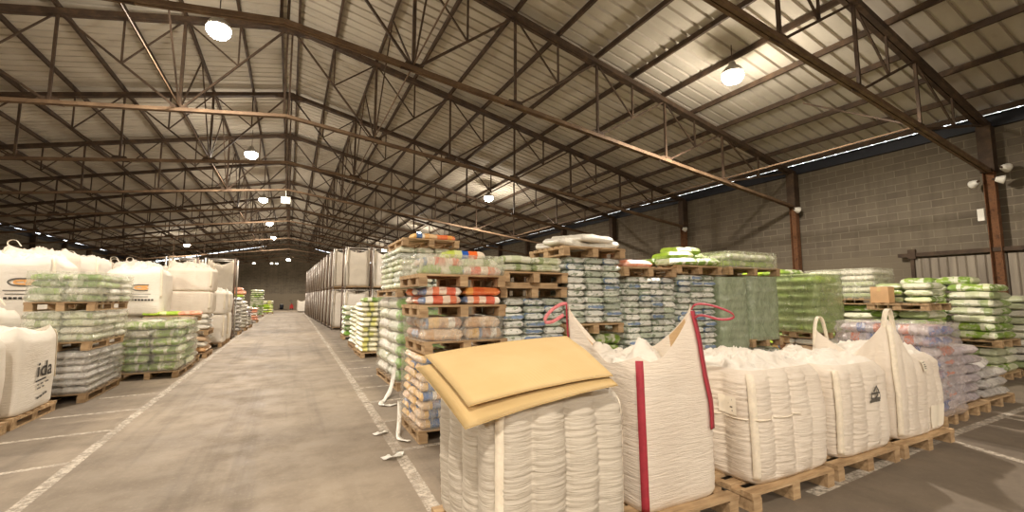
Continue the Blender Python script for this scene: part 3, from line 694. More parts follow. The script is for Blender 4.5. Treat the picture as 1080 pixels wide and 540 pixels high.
pallet(3.24, 4.36, 2.27, 3.45, 0, 'wooden pallet under the widest quilted bulk bag', 'pallets of the front row')
B = Bulk(1.05, 1.06, .90, 4, 3, belly=.035, wr=.009, n=9, top=.92, lobe_a=.055, lean=(-.03, 0)); R = empty('bulk_bag', (3.90, 2.86, PH)); tag(R, 'wide cream quilted bulk bag beside the red-strapped bag, crumpled top', 'bulk bag', 'bulk bags in the front row')
B.body('bag_body', M['woven_cream'], R, 200, 120); B.cover('top_cover', M['woven_white'], R, .89, .06, .085, 5)
B.strap('corner_strap', M['white_webbing'], R, .02, .05, .97, .06); B.strap('corner_strap', M['white_webbing'], R, 3.0, .3, .95, .05); B.strap('corner_strap', M['white_webbing'], R, 1.0, .5, .95, .04)
paper_tag_on(B, R, 3.72, 3.87, .60, .76)
b = MB(); pts = [B.pt(t, .575, .012) for t in [3.3 + .05 * i for i in range(14)] + [.0 + .05 * i for i in range(12)]]; b.tube(pts, .006, 5); b.build('tie_cord', M['white_webbing'], R, True)

pallet(4.46, 5.6, 2.29, 3.42, 0, 'wooden pallet under the bulk bag with a black handling mark', 'pallets of the front row')
B = Bulk(.94, 1.0, .85, 4, 4, ears=((2.0, .10, .35),), belly=.04, wr=.009, n=8, top=.9, lobe_a=.045); R = empty('bulk_bag', (5.10, 2.84, PH)); tag(R, 'cream bulk bag with a white tag and a dark printed handling mark', 'bulk bag', 'bulk bags in the front row')
B.body('bag_body', M['woven_cream'], R, 180, 110); B.cover('top_cover', M['woven_white'], R, .90, .05, .08, 5, scale=.93)
B.strap('corner_strap', M['white_webbing'], R, .02, .05, .95, .055); B.strap('corner_strap', M['white_webbing'], R, 1.0, .4, .95, .04)
paper_tag_on(B, R, 3.74, 3.86, .58, .76)
mk = B.lines('handling_mark', M['grey_print'], R, [[(.58, .68), (.62, .74), (.66, .68)], [(.55, .60), (.55, .66), (.69, .66), (.69, .60), (.55, .60)], [(.53, .57), (.71, .57)], [(.6, .61), (.64, .65)]], .016, .022); mk['label'] = 'printed handling mark with a hook'


pallet(5.68, 6.9, 2.29, 3.45, 0, 'wooden pallet under the bulk bag with peaked corners', 'pallets of the front row')
B = Bulk(1.10, .86, .86, 5, 5, ears=((0, .43, .5), (3.0, .30, .45, .1)), belly=.03, wr=.007, n=8, top=.82, lobe_a=.026, lean=(.0, 0)); R = empty('bulk_bag', (6.34, 2.78, PH)); tag(R, 'cream bulk bag with two peaked, looped corners beside the film-wrapped sacks', 'bulk bag', 'bulk bags in the front row')
B.body('bag_body', M['woven_cream'], R, 180, 110); B.cover('top_cover', M['woven_white'], R, .90, .10, .06, 7, scale=.93)
B.strap('corner_strap', M['white_webbing'], R, .02, .05, .97, .055)
pk = B.pt(.02, 1.0)
loop('lift_loop', M['white_webbing'], R, [pk + Vector((-.05, .02, -.1)), pk + Vector((-.03, 0, .08)), pk + Vector((.03, -.01, .12)), pk + Vector((.10, .0, .0)), pk + Vector((.2, .02, -.35))], .05)
pk = B.pt(3.0, 1.0)
loop('lift_loop', M['white_webbing'], R, [pk + Vector((-.05, .0, -.24)), pk + Vector((-.02, 0, -.02)), pk + Vector((.02, -.01, .10)), pk + Vector((.08, -.02, .11)), pk + Vector((.12, -.03, .03)), pk + Vector((.16, -.04, -.2))], .04)
paper_tag_on(B, R, .48, .58, .80, .93); B.patch('document_pouch', M['paper_tag'], R, .62, .88, .06, .34, .012)['label'] = 'clear white document pouch low on the bag'

# ---- film-wrapped sacks past the front row
pallet(7.5, 8.24, 2.58, 3.74, 0, 'wooden pallet under the tallest lilac film-wrapped stack', 'pallets of the front row')
stack('lilac_orange_sack', 7.54, 8.2, 2.62, 3.72, PH, 8, .142, 2, 2, 'y', 'sack with orange and blue stripes in the tallest lilac film-wrapped stack', 'sacks of the tallest lilac stack', 'striped_sack')
wrap(7.51, 8.23, 2.595, 3.745, PH - .03, PH + 8 * .142 + .02, 'lilac_film', 'lilac-tinted clear film round the tallest striped stack beside the bulk bags', .02, .142)
pallet(8.28, 9.16, 2.62, 3.7, 0, 'wooden pallet under the lower bulging lilac stack', 'pallets of the front row')
stack('lilac_film_sack', 8.32, 9.1, 2.64, 3.68, PH, 6, .137, 1, 2, 'x', 'grey-lilac sack in the lower bulging stack beside the tall wrapped one', 'sacks of the lower lilac stack', 'grey_sack', jit=.03)
pallet(9.2, 10.3, 2.66, 3.7, 0, 'wooden pallet under the low slumped heap of grey sacks', 'pallets of the front row')
stack('grey_film_sack', 9.24, 10.2, 2.68, 3.66, PH, 3, .14, 1, 2, 'x', 'grey sack in the low slumped heap on the last front pallet', 'sacks of the low heap', 'grey_sack', jit=.04)
sack(9.62, 3.0, PH + .49, .8, .5, .15, .2, 'grey_film_sack', 'grey sack lying across the top of the low slumped heap', 'grey_sack')

# ---- the stacks behind the front row
GX = 'pallets in the sack stacks'
# orange and tan stack at the aisle corner
ox0, ox1, oy0, oy1 = 1.37, 2.42, 5.0, 5.88
pallet(ox0, ox1, oy0, oy1, 0, 'wooden pallet on the floor under the tan and orange corner stack', GX)
stack(['orange_blue_sack'], ox0, ox1, oy0, oy1, PH, 8, .105, 2, 3, 'x', 'tan and blue sack in the lowest load of the corner stack at the aisle', 'sacks of the lowest corner load', 'orange_sack', flip=False, jit=.014)
pallet(ox0 + .03, ox1 + .06, oy0 - .02, oy1, .995, 'wooden pallet carrying the brown sacks of the corner stack', GX)
stack(['brown_sack', 'tan_sack', 'orange_blue_sack'], ox0 + .03, ox1, oy0, oy1, 1.142, 2, .138, 2, 3, 'x', 'brown and white sack in the corner stack, load above the lowest', 'brown sacks of the corner stack', 'brown_sack')
pallet(ox0 - .03, ox1 + .04, oy0 - .03, oy1, 1.42, 'wooden pallet carrying the red sacks of the corner stack', GX)
stack(['red_sack', 'orange_sack', 'red_sack'], ox0, ox1 - .02, oy0 - .01, oy1, 1.567, 2, .108, 2, 3, 'x', 'red printed sack in the corner stack, between two pallets', 'red sacks of the corner stack', 'red_sack')
pallet(ox0 - .06, ox1 + .02, oy0 - .05, oy1, 1.785, 'uppermost wooden pallet of the corner stack', GX)
for i, (x, y, z, m, lab) in enumerate([(1.66, 5.2, 1.985, 'green_white_sack', 'green and white sack lowest in the top load of the corner stack'), (2.16, 5.2, 1.985, 'red_sack', 'red sack lowest in the top load of the corner stack'), (1.64, 5.24, 2.085, 'red_sack', 'red and blue sack midway in the top load of the corner stack'), (2.14, 5.26, 2.085, 'pale_green_sack', 'pale green sack midway in the top load of the corner stack'),
      (1.7, 5.66, 1.985, 'pale_green_sack', 'pale green sack lowest at the back of the top corner load'), (1.7, 5.66, 2.085, 'pale_green_sack', 'pale green sack higher at the back of the top corner load'), (2.0, 5.36, 2.195, 'green_orange_sack', 'green, blue and orange sack crowning the corner stack')]):
    sack(x, y, z, .54, .36, .115, random.uniform(-.05, .05), m, lab, 'printed_sack')
sack(1.5, 5.1, 1.045 - .105, .01, .01, .01, 0, 'tan_sack', 'x') if False else None
wrap(ox0 - .01, ox1 + .01, oy0 - .02, oy1, PH + .002, PH + 8 * .105, 'clear_film', 'clear film round the lowest load of the tan corner stack', .012, .105, top=False)
wrap(ox0 + .01, ox1 + .0, oy0 - .03, oy1, 1.142, 1.425, 'clear_film', 'clear film round the brown sacks of the corner stack', .012, .138, top=False)
wrap(ox0 - .02, ox1 + .02, oy0 - .01, oy1 + .02, 1.932, 2.17, 'pale_film', 'pale film sagging over the top load of the corner stack', .012, .11)
# dark gap then silver stack with empty pallets on it
x0, x1, y0, y1 = 2.52, 3.50, 5.2, 6.2
pallet(x0, x1, y0, y1, 0, 'floor pallet under the silver stack behind the yellow cardboard', GX)
stack(['silver_sack', 'silver_blue_sack'], x0, x1, y0, y1, PH, 7, .105, 3, 2, 'y', 'silver printed sack low behind the yellow cardboard, lower load', 'silver sacks of the lower load behind the cardboard', 'silver_sack', keep='f')
pallet(x0 - .02, x1 + .02, y0, y1, .90, 'pallet carrying the silver sacks just above the yellow cardboard', GX)
stack(['silver_sack', 'silver_blue_sack', 'silver_sack'], x0, x1, y0, y1, 1.048, 6, .099, 3, 2, 'y', 'silver printed sack in the short load above the yellow cardboard', 'silver sacks above the cardboard', 'silver_sack', keep='fs')
pallet(x0 - .05, x1 + .03, y0 - .03, y1, 1.655, 'lower of two bare pallets between silver and pale green sacks', GX)
pallet(x0 - .02, x1 + .05, y0 - .02, y1, 1.86, 'upper of two bare pallets between silver and pale green sacks', GX)
b = MB(); b.box(x0 + .05, x1 - .05, y0 + .1, y1 - .05, 1.803, 1.858); tag(b.build('layer_board', M['wood']), 'dark board between the two bare pallets', 'board')
stack(['pale_green_sack', 'pale_green_sack', 'lime_sack'], x0, x1, y0, y1, 2.008, 2, .11, 2, 2, 'x', 'pale green sack on the two bare pallets', 'pale green sacks on the bare pallets', 'green_sack')
# tall silver stack with slumped white sacks on top
x0, x1 = 3.56, 4.56
pallet(x0, x1, y0, y1, 0, 'floor pallet under the tall silver stack with slumped white sacks', GX)
stack(['dark_green_sack', 'green_sack'], x0, x1, y0 + .02, y1, PH, 6, .16, 2, 2, 'x', 'green sack below the tall silver stack with slumped white sacks', 'green sacks under the tall silver stack', 'green_sack', keep='f')
pallet(x0 - .03, x1 + .02, y0, y1, 1.125, 'pallet carrying the tall silver stack with slumped white sacks', GX)
stack(['silver_sack', 'silver_sack', 'silver_sack', 'silver_blue_sack'], x0, x1, y0, y1, 1.272, 10, .098, 3, 2, 'y', 'silver printed sack in the tall stack under slumped white sacks', 'silver sacks of the tall stack', 'silver_sack', keep='fs')
pallet(x0 - .08, x1 + .06, y0 - .03, y1, 2.258, 'pallet under the slumped white sacks on the tall silver stack', GX)
for i, (x, y, z, rz) in enumerate([(3.75, 5.5, 2.46, .1), (4.3, 5.5, 2.46, -.1), (3.85, 5.9, 2.46, .2), (4.15, 5.45, 2.56, .05), (4.1, 5.85, 2.58, .3)]):
    sack(x, y, z, .66, .42, .12, rz, 'white_sack', 'slumped white sack heaped on the tall silver stack', 'white_sack', 'slumped white sacks', (random.uniform(-.08, .08), .12 if i == 0 else -.1 if i == 1 else .02))
# silver stack with the orange sack on top
x0, x1 = 4.68, 5.72
pallet(x0, x1, y0, y1, 0, 'floor pallet under the silver stack topped by a salmon sack', GX)
stack(['dark_green_sack'], x0, x1, y0, y1, PH, 3, .16, 2, 2, 'x', 'green sack low under the silver stack topped by a salmon sack', 'green sacks under the salmon-topped stack', 'green_sack', keep='f')
pallet(x0, x1, y0, y1, .66, 'raised pallet carrying the silver stack topped by a salmon sack', GX)
stack(['silver_sack', 'silver_sack', 'silver_blue_sack'], x0, x1, y0, y1, .808, 12, .098, 4, 2, 'y', 'silver printed sack in the stack topped by a salmon sack', 'silver sacks of the salmon-topped stack', 'silver_sack', keep='fs')
pallet(x0 - .1, x1 - .02, y0 - .04, y1, 1.99, 'pallet with the salmon sack, on a silver stack', GX)
sack(4.98, 5.45, 2.195, .62, .4, .13, .03, 'salmon_sack', 'salmon-coloured sack lying alone on its pallet above the silver sacks', 'salmon_sack')
sack(4.95, 5.9, 2.195, .6, .4, .12, .1, 'pale_green_sack', 'pale green sack behind the salmon-coloured sack', 'green_sack')
# silver stack under the lime sacks
x0, x1 = 5.8, 6.70
pallet(x0, x1, y0, y1, 0, 'floor pallet under the silver stack topped by lime sacks', GX)
stack(['dark_green_sack', 'green_sack'], x0, x1, y0, y1, PH, 3, .15, 1, 2, 'x', 'green sack low under the silver stack topped by lime sacks', 'green sacks under the lime-topped stack', 'green_sack', keep='f')
pallet(x0, x1, y0, y1, .61, 'raised pallet carrying the silver stack topped by lime sacks', GX)
stack(['silver_sack', 'silver_sack', 'silver_blue_sack'], x0, x1, y0, y1, .758, 13, .099, 3, 2, 'y', 'silver printed sack in the stack topped by lime sacks', 'silver sacks of the lime-topped stack', 'silver_sack', keep='fs')
pallet(x0 - .05, x1 + .15, y0 - .02, y1 + .1, 2.055, 'pallet under the bright lime sacks', GX)
for i, (x, y, z) in enumerate([(5.98, 5.42, 2.27), (6.55, 5.42, 2.27), (5.98, 5.9, 2.27), (6.55, 5.9, 2.27), (6.1, 5.6, 2.39), (6.6, 5.75, 2.39), (6.35, 5.65, 2.5)]):
    sack(x, y, z, .62, .44, .135, random.uniform(-.2, .2), random.choice(['lime_sack', 'green_sack']), 'bright lime sack in the pile on top of the silver stack', 'green_sack', 'bright lime sacks', (random.uniform(-.08, .08), random.uniform(-.08, .08)))
# two loads in dull green film
x0, x1 = 6.80, 7.54
pallet(x0, x1, y0, y1, 0, 'floor pallet under the narrow load in dull green film', GX)
stack(['dark_green_sack', 'green_sack'], x0, x1, y0, y1, PH, 2, .16, 1, 2, 'x', 'green sack low under the narrow load in dull green film', 'green sacks under the narrow film load', 'green_sack', keep='f')
pallet(x0, x1, y0, y1, .49, 'raised pallet under the narrow load in dull green film', GX)
stack(['dark_green_sack', 'pale_green_sack'], x0 + .02, x1 - .02, y0 + .02, y1, .638, 10, .136, 2, 2, 'y', 'green sack inside the narrow load in dull green film', 'sacks of the narrow film load', 'film_wrapped_sack', keep='fs')
wrap(x0, x1, y0 - .01, y1 + .02, .60, 2.02, 'dull_green_film', 'dull green film round the narrow load beside the silver stacks', .006, .136)
x0, x1 = 7.62, 8.46
pallet(x0, x1, y0, y1, 0, 'floor pallet under the broader load in dull green film', GX)
stack(['silver_blue_sack', 'silver_sack'], x0, x1, y0, y1, PH, 4, .14, 2, 2, 'y', 'blue and white sack low under the broader load in green film', 'blue and white sacks under the broad film load', 'silver_sack', keep='f')
pallet(x0 - .05, x1 + .05, y0 - .03, y1, .745, 'raised pallet under the broader load in dull green film', GX)
stack(['dark_green_sack', 'pale_green_sack'], x0 + .02, x1 - .02, y0 + .02, y1, .893, 8, .142, 2, 2, 'y', 'green sack inside the broader load in dull green film', 'sacks of the broad film load', 'film_wrapped_sack', keep='fs')
wrap(x0, x1, y0 - .01, y1 + .02, .86, 2.05, 'dull_green_film', 'dull green film round the broader load past the narrow one', .006, .142)
pallet(7.0, 8.5, y0 - .05, y1, 2.065, 'wide pallet on top of the dull green film loads', GX)
stack(['pale_green_sack', 'lime_sack'], 7.02, 8.46, y0 - .02, y1, 2.213, 2, .13, 2, 2, 'x', 'pale green sack in the flat load on top of the dull green film', 'pale green sacks on the film loads', 'green_sack')
wrap(7.0, 8.48, y0 - .04, y1 + .02, 2.19, 2.5, 'pale_film', 'pale film over the flat load above the dull green film', .006, .13)

# ---- green stacks towards the block wall
x0, x1, y0, y1 = 9.35, 10.35, 5.0, 5.98
pallet(x0, x1, y0, y1, 0, 'floor pallet under the bulging green load near the block wall', GX)
stack(['white_sack', 'brown_sack', 'tan_sack'], x0, x1, y0, y1, PH, 5, .135, 2, 2, 'y', 'white and brown sack under the bulging green film load', 'white and brown sacks under the bulging load', 'printed_sack', keep='fs')
pallet(x0, x1, y0, y1, .83, 'raised pallet under the bulging green load near the block wall', GX)
stack(['green_sack', 'dark_green_sack', 'lime_sack'], x0 + .02, x1 - .02, y0 + .02, y1, .978, 7, .16, 1, 2, 'x', 'green sack inside the bulging green film load near the block wall', 'sacks of the bulging green load', 'film_wrapped_sack')
wrap(x0 - .01, x1, y0 - .01, y1 + .02, .95, 2.13, 'green_film', 'green film round the bulging load near the block wall', .02, .16, shrink=.05)
x0, x1, y0, y1 = 10.6, 11.6, 6.4, 7.5
pallet(x0, x1, y0, y1, 0, 'pallet under the green stack behind the bulging load', GX)
stack(['green_sack', 'lime_sack'], x0, x1, y0, y1, PH, 13, .17, 1, 2, 'x', 'lime green sack in the stack behind the bulging green load', 'sacks of the stack behind the bulging load', 'green_sack')
x0, x1, y0, y1 = 12.0, 13.0, 5.15, 6.65
pallet(x0, x1, y0, y1, 0, 'floor pallet under the pale wrapped load at the block wall', GX)
stack(['green_sack', 'pale_green_sack'], x0, x1, y0, y1, PH, 8, .168, 1, 2, 'x', 'green sack under the pale wrapped load at the block wall', 'sacks under the pale wrapped load', 'green_sack', keep='fs')
pallet(x0 - .05, x1, y0 - .05, y1, 1.495, 'raised pallet under the pale wrapped load at the block wall', GX)
stack(['pale_green_sack', 'pale_green_sack', 'white_sack'], x0, x1, y0, y1, 1.643, 5, .136, 1, 2, 'x', 'pale green sack in the wrapped load at the block wall', 'sacks of the pale wrapped load', 'green_sack')
wrap(x0 - .01, x1, y0 - .02, y1 + .02, 1.62, 2.34, 'pale_film', 'pale film round the high load at the block wall', .01, .136)
x0, x1, y0, y1 = 11.2, 12.2, 3.95, 4.95
pallet(x0, x1, y0, y1, 0, 'floor pallet under the stack with the brown carton', GX)
stack(['green_sack', 'pale_green_sack'], x0, x1, y0, y1, PH, 8, .155, 1, 2, 'x', 'green sack in the lower load of the stack with the carton', 'lower sacks of the carton stack', 'green_sack', keep='fs')
pallet(x0 - .04, x1, y0 - .04, y1, 1.395, 'raised pallet of the stack with the brown carton', GX)
stack(['pale_green_sack', 'green_sack'], x0 + .3, x1, y0, y1, 1.543, 3, .14, 1, 2, 'x', 'green sack in the upper load beside the brown carton', 'upper sacks of the carton stack', 'green_sack')
rt = empty('cardboard_carton', (11.34, 4.72, 1.543)); tag(rt, 'brown cardboard carton on the sack stack near the block wall', 'box', None); b = MB(); b.box(-.13, .13, -.16, .16, 0, .34); b.build('carton_body', M['carton_brown'], rt)
b = MB(); b.box(-.132, .132, -.03, .03, .338, .343); b.box(-.133, -.13, -.03, .03, .24, .343); b.build('packing_tape', M['card'], rt); 
b = MB(); b.add([(-.13, -.16, .342), (.13, -.16, .342), (.13, -.002, .344), (-.13, -.002, .344)], [(0, 1, 2, 3)]); b.add([(-.13, .002, .344), (.13, .002, .344), (.13, .16, .342), (-.13, .16, .342)], [(0, 1, 2, 3)]); b.build('top_flap', M['carton_brown'], rt)
x0, x1, y0, y1 = 12.55, 13.6, 3.38, 4.85
pallet(x0, x1, y0, y1, 0, 'floor pallet under the big layered green stack by the metal door', GX)
stack(['green_sack', 'pale_green_sack'], x0, x1, y0, y1, PH, 3, .165, 2, 2, 'y', 'green sack in the lower load of the big stack by the metal door', 'lower sacks of the big green stack', 'green_sack', keep='fs')
pallet(x0 - .04, x1, y0 - .04, y1, .66, 'raised pallet of the big layered green stack by the metal door', GX)
stack(['green_sack', 'green_sack', 'pale_green_sack', 'dark_green_sack'], x0, x1, y0, y1, .808, 7, .162, 2, 2, 'y', 'green striped sack in the big upper load by the metal door', 'upper sacks of the big green stack', 'green_sack')
for j in range(2): sack(12.9 + .0 * j, 4.0 + .62 * j, 2.02, .6, .5, .16, PI / 2, 'green_sack', f'green sack on top of the big stack by the metal door, {("nearer", "farther")[j]} of two', 'green_sack')
x0, x1, y0, y1 = 13.85, 14.9, 3.3, 4.4
pallet(x0, x1, y0, y1, 0, 'pallet under the pale stack close to the metal door', GX)
stack(['pale_green_sack', 'white_sack'], x0, x1, y0, y1, PH, 10, .155, 1, 2, 'x', 'pale sack in the stack close to the metal door', 'sacks close to the metal door', 'green_sack')

# ---- along the aisle, beyond the corner stack
x0, x1, y0, y1 = 1.75, 2.75, 7.95, 9.85
pallet(x0, x1, y0, y1, 0, 'floor pallet under the tall stack of bright green sack ends', GX)
stack(['green_end_sack'], x0, x1, y0, y0 + .95, PH, 7, .216, 2, 1, 'y', 'white sack with a bright green end in the tall stack beside the aisle', 'sacks with bright green ends', 'green_end_sack', flip=False, jit=.02, keep='fs')
stack(['white_sack', 'white_sack', 'pale_green_sack'], x0, x1, y0 + .96, y1, PH, 7, .216, 2, 1, 'y', 'whitish sack in the tall stack behind the green-ended ones', 'whitish sacks behind the green ends', 'white_sack', jit=.02, keep='s')
wrap(x0 - .01, x1 - .0, y0 - .015, y1 + .01, PH + .002, PH + 7 * .216 + .02, 'clear_film', 'clear film round the tall stack with bright green sack ends', .02, .216, top=False)
pallet(x0 - .04, x1, y0 - .03, y1, 1.665, 'raised pallet between green-ended sacks and silver-green sacks', GX)
stack(['pale_green_sack', 'silver_sack', 'pale_green_sack'], x0, x1, y0, y1, 1.813, 7, .112, 3, 3, 'y', 'silver-green sack high on the stack with green ends', 'silver-green sacks high by the aisle', 'silver_sack')
pallet(x0 + .05, x1 + .15, y0 - .05, y1 - .6, 2.605, 'top wooden pallet high above the green-ended stack', GX)
for x, y, m, lab in ((2.25, 8.15, 'orange_blue_sack', 'tan and blue sack on the highest pallet'), (2.62, 8.2, 'orange_sack', 'orange sack on the highest pallet'), (2.45, 8.7, 'tan_sack', 'tan sack at the back of the highest pallet')): sack(x, y, 2.81, .5, .34, .11, .1, m, lab, 'printed_sack')
x0, x1, y0, y1 = 1.80, 2.78, 12.65, 13.95
pallet(x0, x1, y0, y1, 0, 'pallet under the yellow striped stack with a green sack on top', GX)
stack(['yellow_stripe_sack'], x0, x1, y0, y1, PH, 10, .138, 2, 2, 'x', 'yellow striped sack in the aisle stack with a green sack on top', 'yellow striped sacks, nearer stack', 'yellow_sack')
sack(2.2, 12.95, PH + 1.45, .75, .45, .13, .05, 'dark_green_sack', 'dark green sack lying on the yellow striped stack', 'green_sack')
x0, x1, y0, y1 = 1.86, 2.8, 14.5, 16.2
pallet(x0, x1, y0, y1, 0, 'pallet under the second yellow striped stack along the aisle', GX)
stack(['yellow_stripe_sack', 'pale_green_sack'], x0, x1, y0, y1, PH, 9, .14, 1, 2, 'x', 'pale yellow sack in the second striped stack along the aisle', 'yellow striped sacks, farther stack', 'yellow_sack', keep='fst')
x0, x1, y0, y1 = 1.95, 2.85, 18.5, 19.6
pallet(x0, x1, y0, y1, 0, 'pallet under the small green stack before the steel frames', GX)
stack(['dark_green_sack', 'green_end_sack'], x0, x1, y0, y1, PH, 6, .2, 1, 2, 'y', 'green sack in the small stack before the steel frames', 'sacks of the small green stack', 'green_sack')

# ---- steel frames with hanging bulk bags
FR = {}
def bag_frame(x, y, z, w, d, h, label, group):
    key = (w, d, h)
    if key not in FR:
        root = empty('bag_frame')
        for a in (-1, 1):
            for c in (-1, 1):
                b = MB(); b.tube([(a * w / 2, c * d / 2, 0), (a * w / 2, c * d / 2, h)], .035, 8); b.build('post', M['galvanised'] if a * c > 0 else M['copper_paint'], root, True)
        for c in (-1, 1):
            b = MB(); b.tube([(-w / 2, c * d / 2, h - .04), (w / 2, c * d / 2, h - .04)], .022, 6); b.build('top_rail', M['galvanised'], root, True)
            b = MB(); b.tube([(c * w / 2, -d / 2, .1), (c * w / 2, d / 2, .1)], .03, 6); b.build('base_rail', M['copper_paint'], root, True)
        b = MB()
        for i in range(6): b.box(-w / 2, w / 2, -d / 2 + i * (d - .1) / 5, -d / 2 + i * (d - .1) / 5 + .1, .09, .115)
        b.build('deck', M['wood'], root); FR[key] = root; o = root
    else: o = dup(FR[key])
    o.location = (x, y, z); tag(o, label, 'steel frame', group); return o
BG = {}
def hung_bag(x, y, z, w, d, h, var, label, group):
    key = (w, d, h, var)
    if key not in BG:
        B = Bulk(w, d, h, 0, 20 + var, belly=.03, wr=.004, n=8, top=.97, sag=.16 + .06 * var); R = empty('hanging_bulk_bag'); B.body('bag_body', M['woven_white' if var != 1 else 'woven_grey'], R, 64, 28)
        for t in (.01, 1, 2, 3): B.strap('corner_strap', M['white_webbing'], R, t + .001, .6, 1, .07, .01, 6)
        B.cover('fill_top', M['woven_grey'], R, h * .72, .05, .04, 5, 8, .96, 6); BG[key] = R; o = R
    else: o = dup(BG[key])
    o.location = (x, y, z); tag(o, label, 'bulk bag', group); return o
for c, (xc, nm) in enumerate(((2.99, 'nearer the aisle'), (4.28, 'farther from the aisle'))):
    for l, z in ((0, 0.0), (1, 2.08)):
        lv = ('lower', 'upper')[l]
        bag_frame(xc, 23.1, z, 1.2, 1.15, 2.06, f'{lv} steel frame facing the camera, {nm}, behind the yellow sacks', None)
        hung_bag(xc, 23.1, z + .12, 1.08, 1.03, 1.9, (c + l) % 3, f'{lv} white bulk bag hung in the front steel frame {nm}', None)
for i in range(13):
    y = 25.2 + 1.95 * i; xf = 2.62 - .022 * (y - 25)
    for l, z in ((0, 0.0), (1, 2.12)):
        lv = ('lower', 'upper')[l]
        bag_frame(xf, y, z, 1.2, 1.55, 2.1, f'{lv} galvanised frame in the row along the aisle, {ORD[i]} behind the front frames', 'steel frames along the aisle')
        hung_bag(xf, y, z + .12, 1.08, 1.36, 1.95, (i * 2 + l) % 3, f'{lv} hanging white bag in the aisle row of frames, {ORD[i]} behind the front frames', 'bags in the aisle frames')
for i in range(3):
    hung_bag(1.35, 56 + 2.2 * i, .1, .9, .9, 1.25, 0, f'white bulk bag on the floor past the frames, {ORD[i]} of three', 'white bags past the frames')

# ------------------------------------------------------------------ the bulk bag side of the aisle
BK = {}
def bulk(x, y, z, w, d, h, var, label, group=None, mat='woven_white', lobes=0, straps=True):
    key = (round(w, 2), round(d, 2), round(h, 2), var, mat)
    if key not in BK:
        B = Bulk(w, d, h, lobes, 40 + var, belly=.04, wr=.006, n=6.5, top=.88, ears=((var % 4, .12, .4),) if var < 30 else (), lobe_a=.02); R = empty('bulk_bag'); B.body('bag_body', M[mat], R, 72, 36); B.cover('top_cover', M[mat], R, h * .96, .07 if var < 30 else .0, .12 if var < 30 else .02, 5.5, 16, .93, 12)
        if straps:
            for t in (.02, 1.0, 3.0): B.strap('corner_strap', M['white_webbing'], R, t + .001, .2, .97, .06, .012, 10)
        pk = B.pt(float(var % 4), .99)
        if var < 30: loop('lift_loop', M['white_webbing'], R, [pk, pk + Vector((.0, 0, .09)), pk + Vector((.12, 0, .12)), pk + Vector((.2, 0, -.02))], .05)
        BK[key] = (R, B); o = R
    else: o = dup(BK[key][0])
    o.location = (x, y, z)
    if 'group' in o: del o['group']
    tag(o, label, 'bulk bag', group); return o, BK[key][1]
GL = 'pallets on the bulk bag side'
pallet(-4.1, -3.0, 6.5, 7.7, 0, 'pallet under the bulk bag cut by the picture edge', GL); B = Bulk(1.04, 1.1, 1.02, 0, 61, belly=.02, wr=.003, n=8, top=.9); R = empty('bulk_bag', (-3.55, 7.12, PH)); tag(R, 'plain white bulk bag nearest the camera beside the aisle, next to the printed one', 'bulk bag', 'bags at the aisle corner')
B.body('bag_body', M['woven_white'], R, 100, 60); B.cover('top_cover', M['woven_white'], R, 1.0, .08, .06, 5); B.strap('corner_strap', M['white_webbing'], R, 1.01, .1, .95, .05)
pallet(-4.1, -3.0, 7.8, 8.95, 0, 'pallet under the white bulk bag with black lettering', GL); B = Bulk(1.06, 1.06, 1.02, 0, 62, belly=.02, wr=.003, n=8, top=.86, ears=((1.0, .10, .3), (2.0, .1, .3))); R = empty('bulk_bag', (-3.54, 8.38, PH)); tag(R, 'white bulk bag with black lettering low on its aisle face', 'bulk bag', 'bags at the aisle corner')
B.body('bag_body', M['woven_white'], R, 100, 60); B.cover('top_cover', M['woven_white'], R, 1.0, .06, .07, 5); B.strap('corner_strap', M['white_webbing'], R, 1.99, .35, .95, .04)
def lettering(B, root, text, t0, t1, v0, v1, mat, name='printed_lettering', slope=0.):
    cu = bpy.data.curves.new('txt', 'FONT'); cu.body = text; cu.resolution_u = 3; cu.offset = .012; ob = bpy.data.objects.new('txt', cu); COL.objects.link(ob)
    dg = bpy.context.evaluated_depsgraph_get(); me = ob.evaluated_get(dg).to_mesh(); vs = [v.co.copy() for v in me.vertices]; fs = [tuple(p.vertices) for p in me.polygons]
    ob.evaluated_get(dg).to_mesh_clear(); bpy.data.objects.remove(ob); bpy.data.curves.remove(cu)
    xa, xb = min(v.x for v in vs), max(v.x for v in vs); ya, yb = min(v.y for v in vs), max(v.y for v in vs); b = MB()
    b.add([tuple(B.pt(t0 + (t1 - t0) * (v.x - xa) / (xb - xa), v0 + (v1 - v0) * (v.y - ya) / (yb - ya) + slope * (v.x - xa) / (xb - xa), .014)) for v in vs], fs); return b.build(name, mat, root)
lettering(B, R, 'ida', 1.40, 1.74, .42, .62, M['black_print'])['label'] = 'black printed letters'
B.lines('printed_lines', M['black_print'], R, [[(1.38, .37), (1.5, .38), (1.6, .39)]], .014, .02)
B.lines('printed_lines', M['grey_print'], R, [[(1.42, .32), (1.46, .32)], [(1.50, .325), (1.55, .33)], [(1.60, .335), (1.68, .34)], [(1.42, .27), (1.5, .275)], [(1.54, .28), (1.58, .285)]], .014, .018)
B.lines('printed_lines', M['grey_print'], R, [[(1.43, .145), (1.48, .15)], [(1.49, .155), (1.56, .16)], [(1.57, .17), (1.62, .175)], [(1.63, .18), (1.68, .185)]], .014, .03)
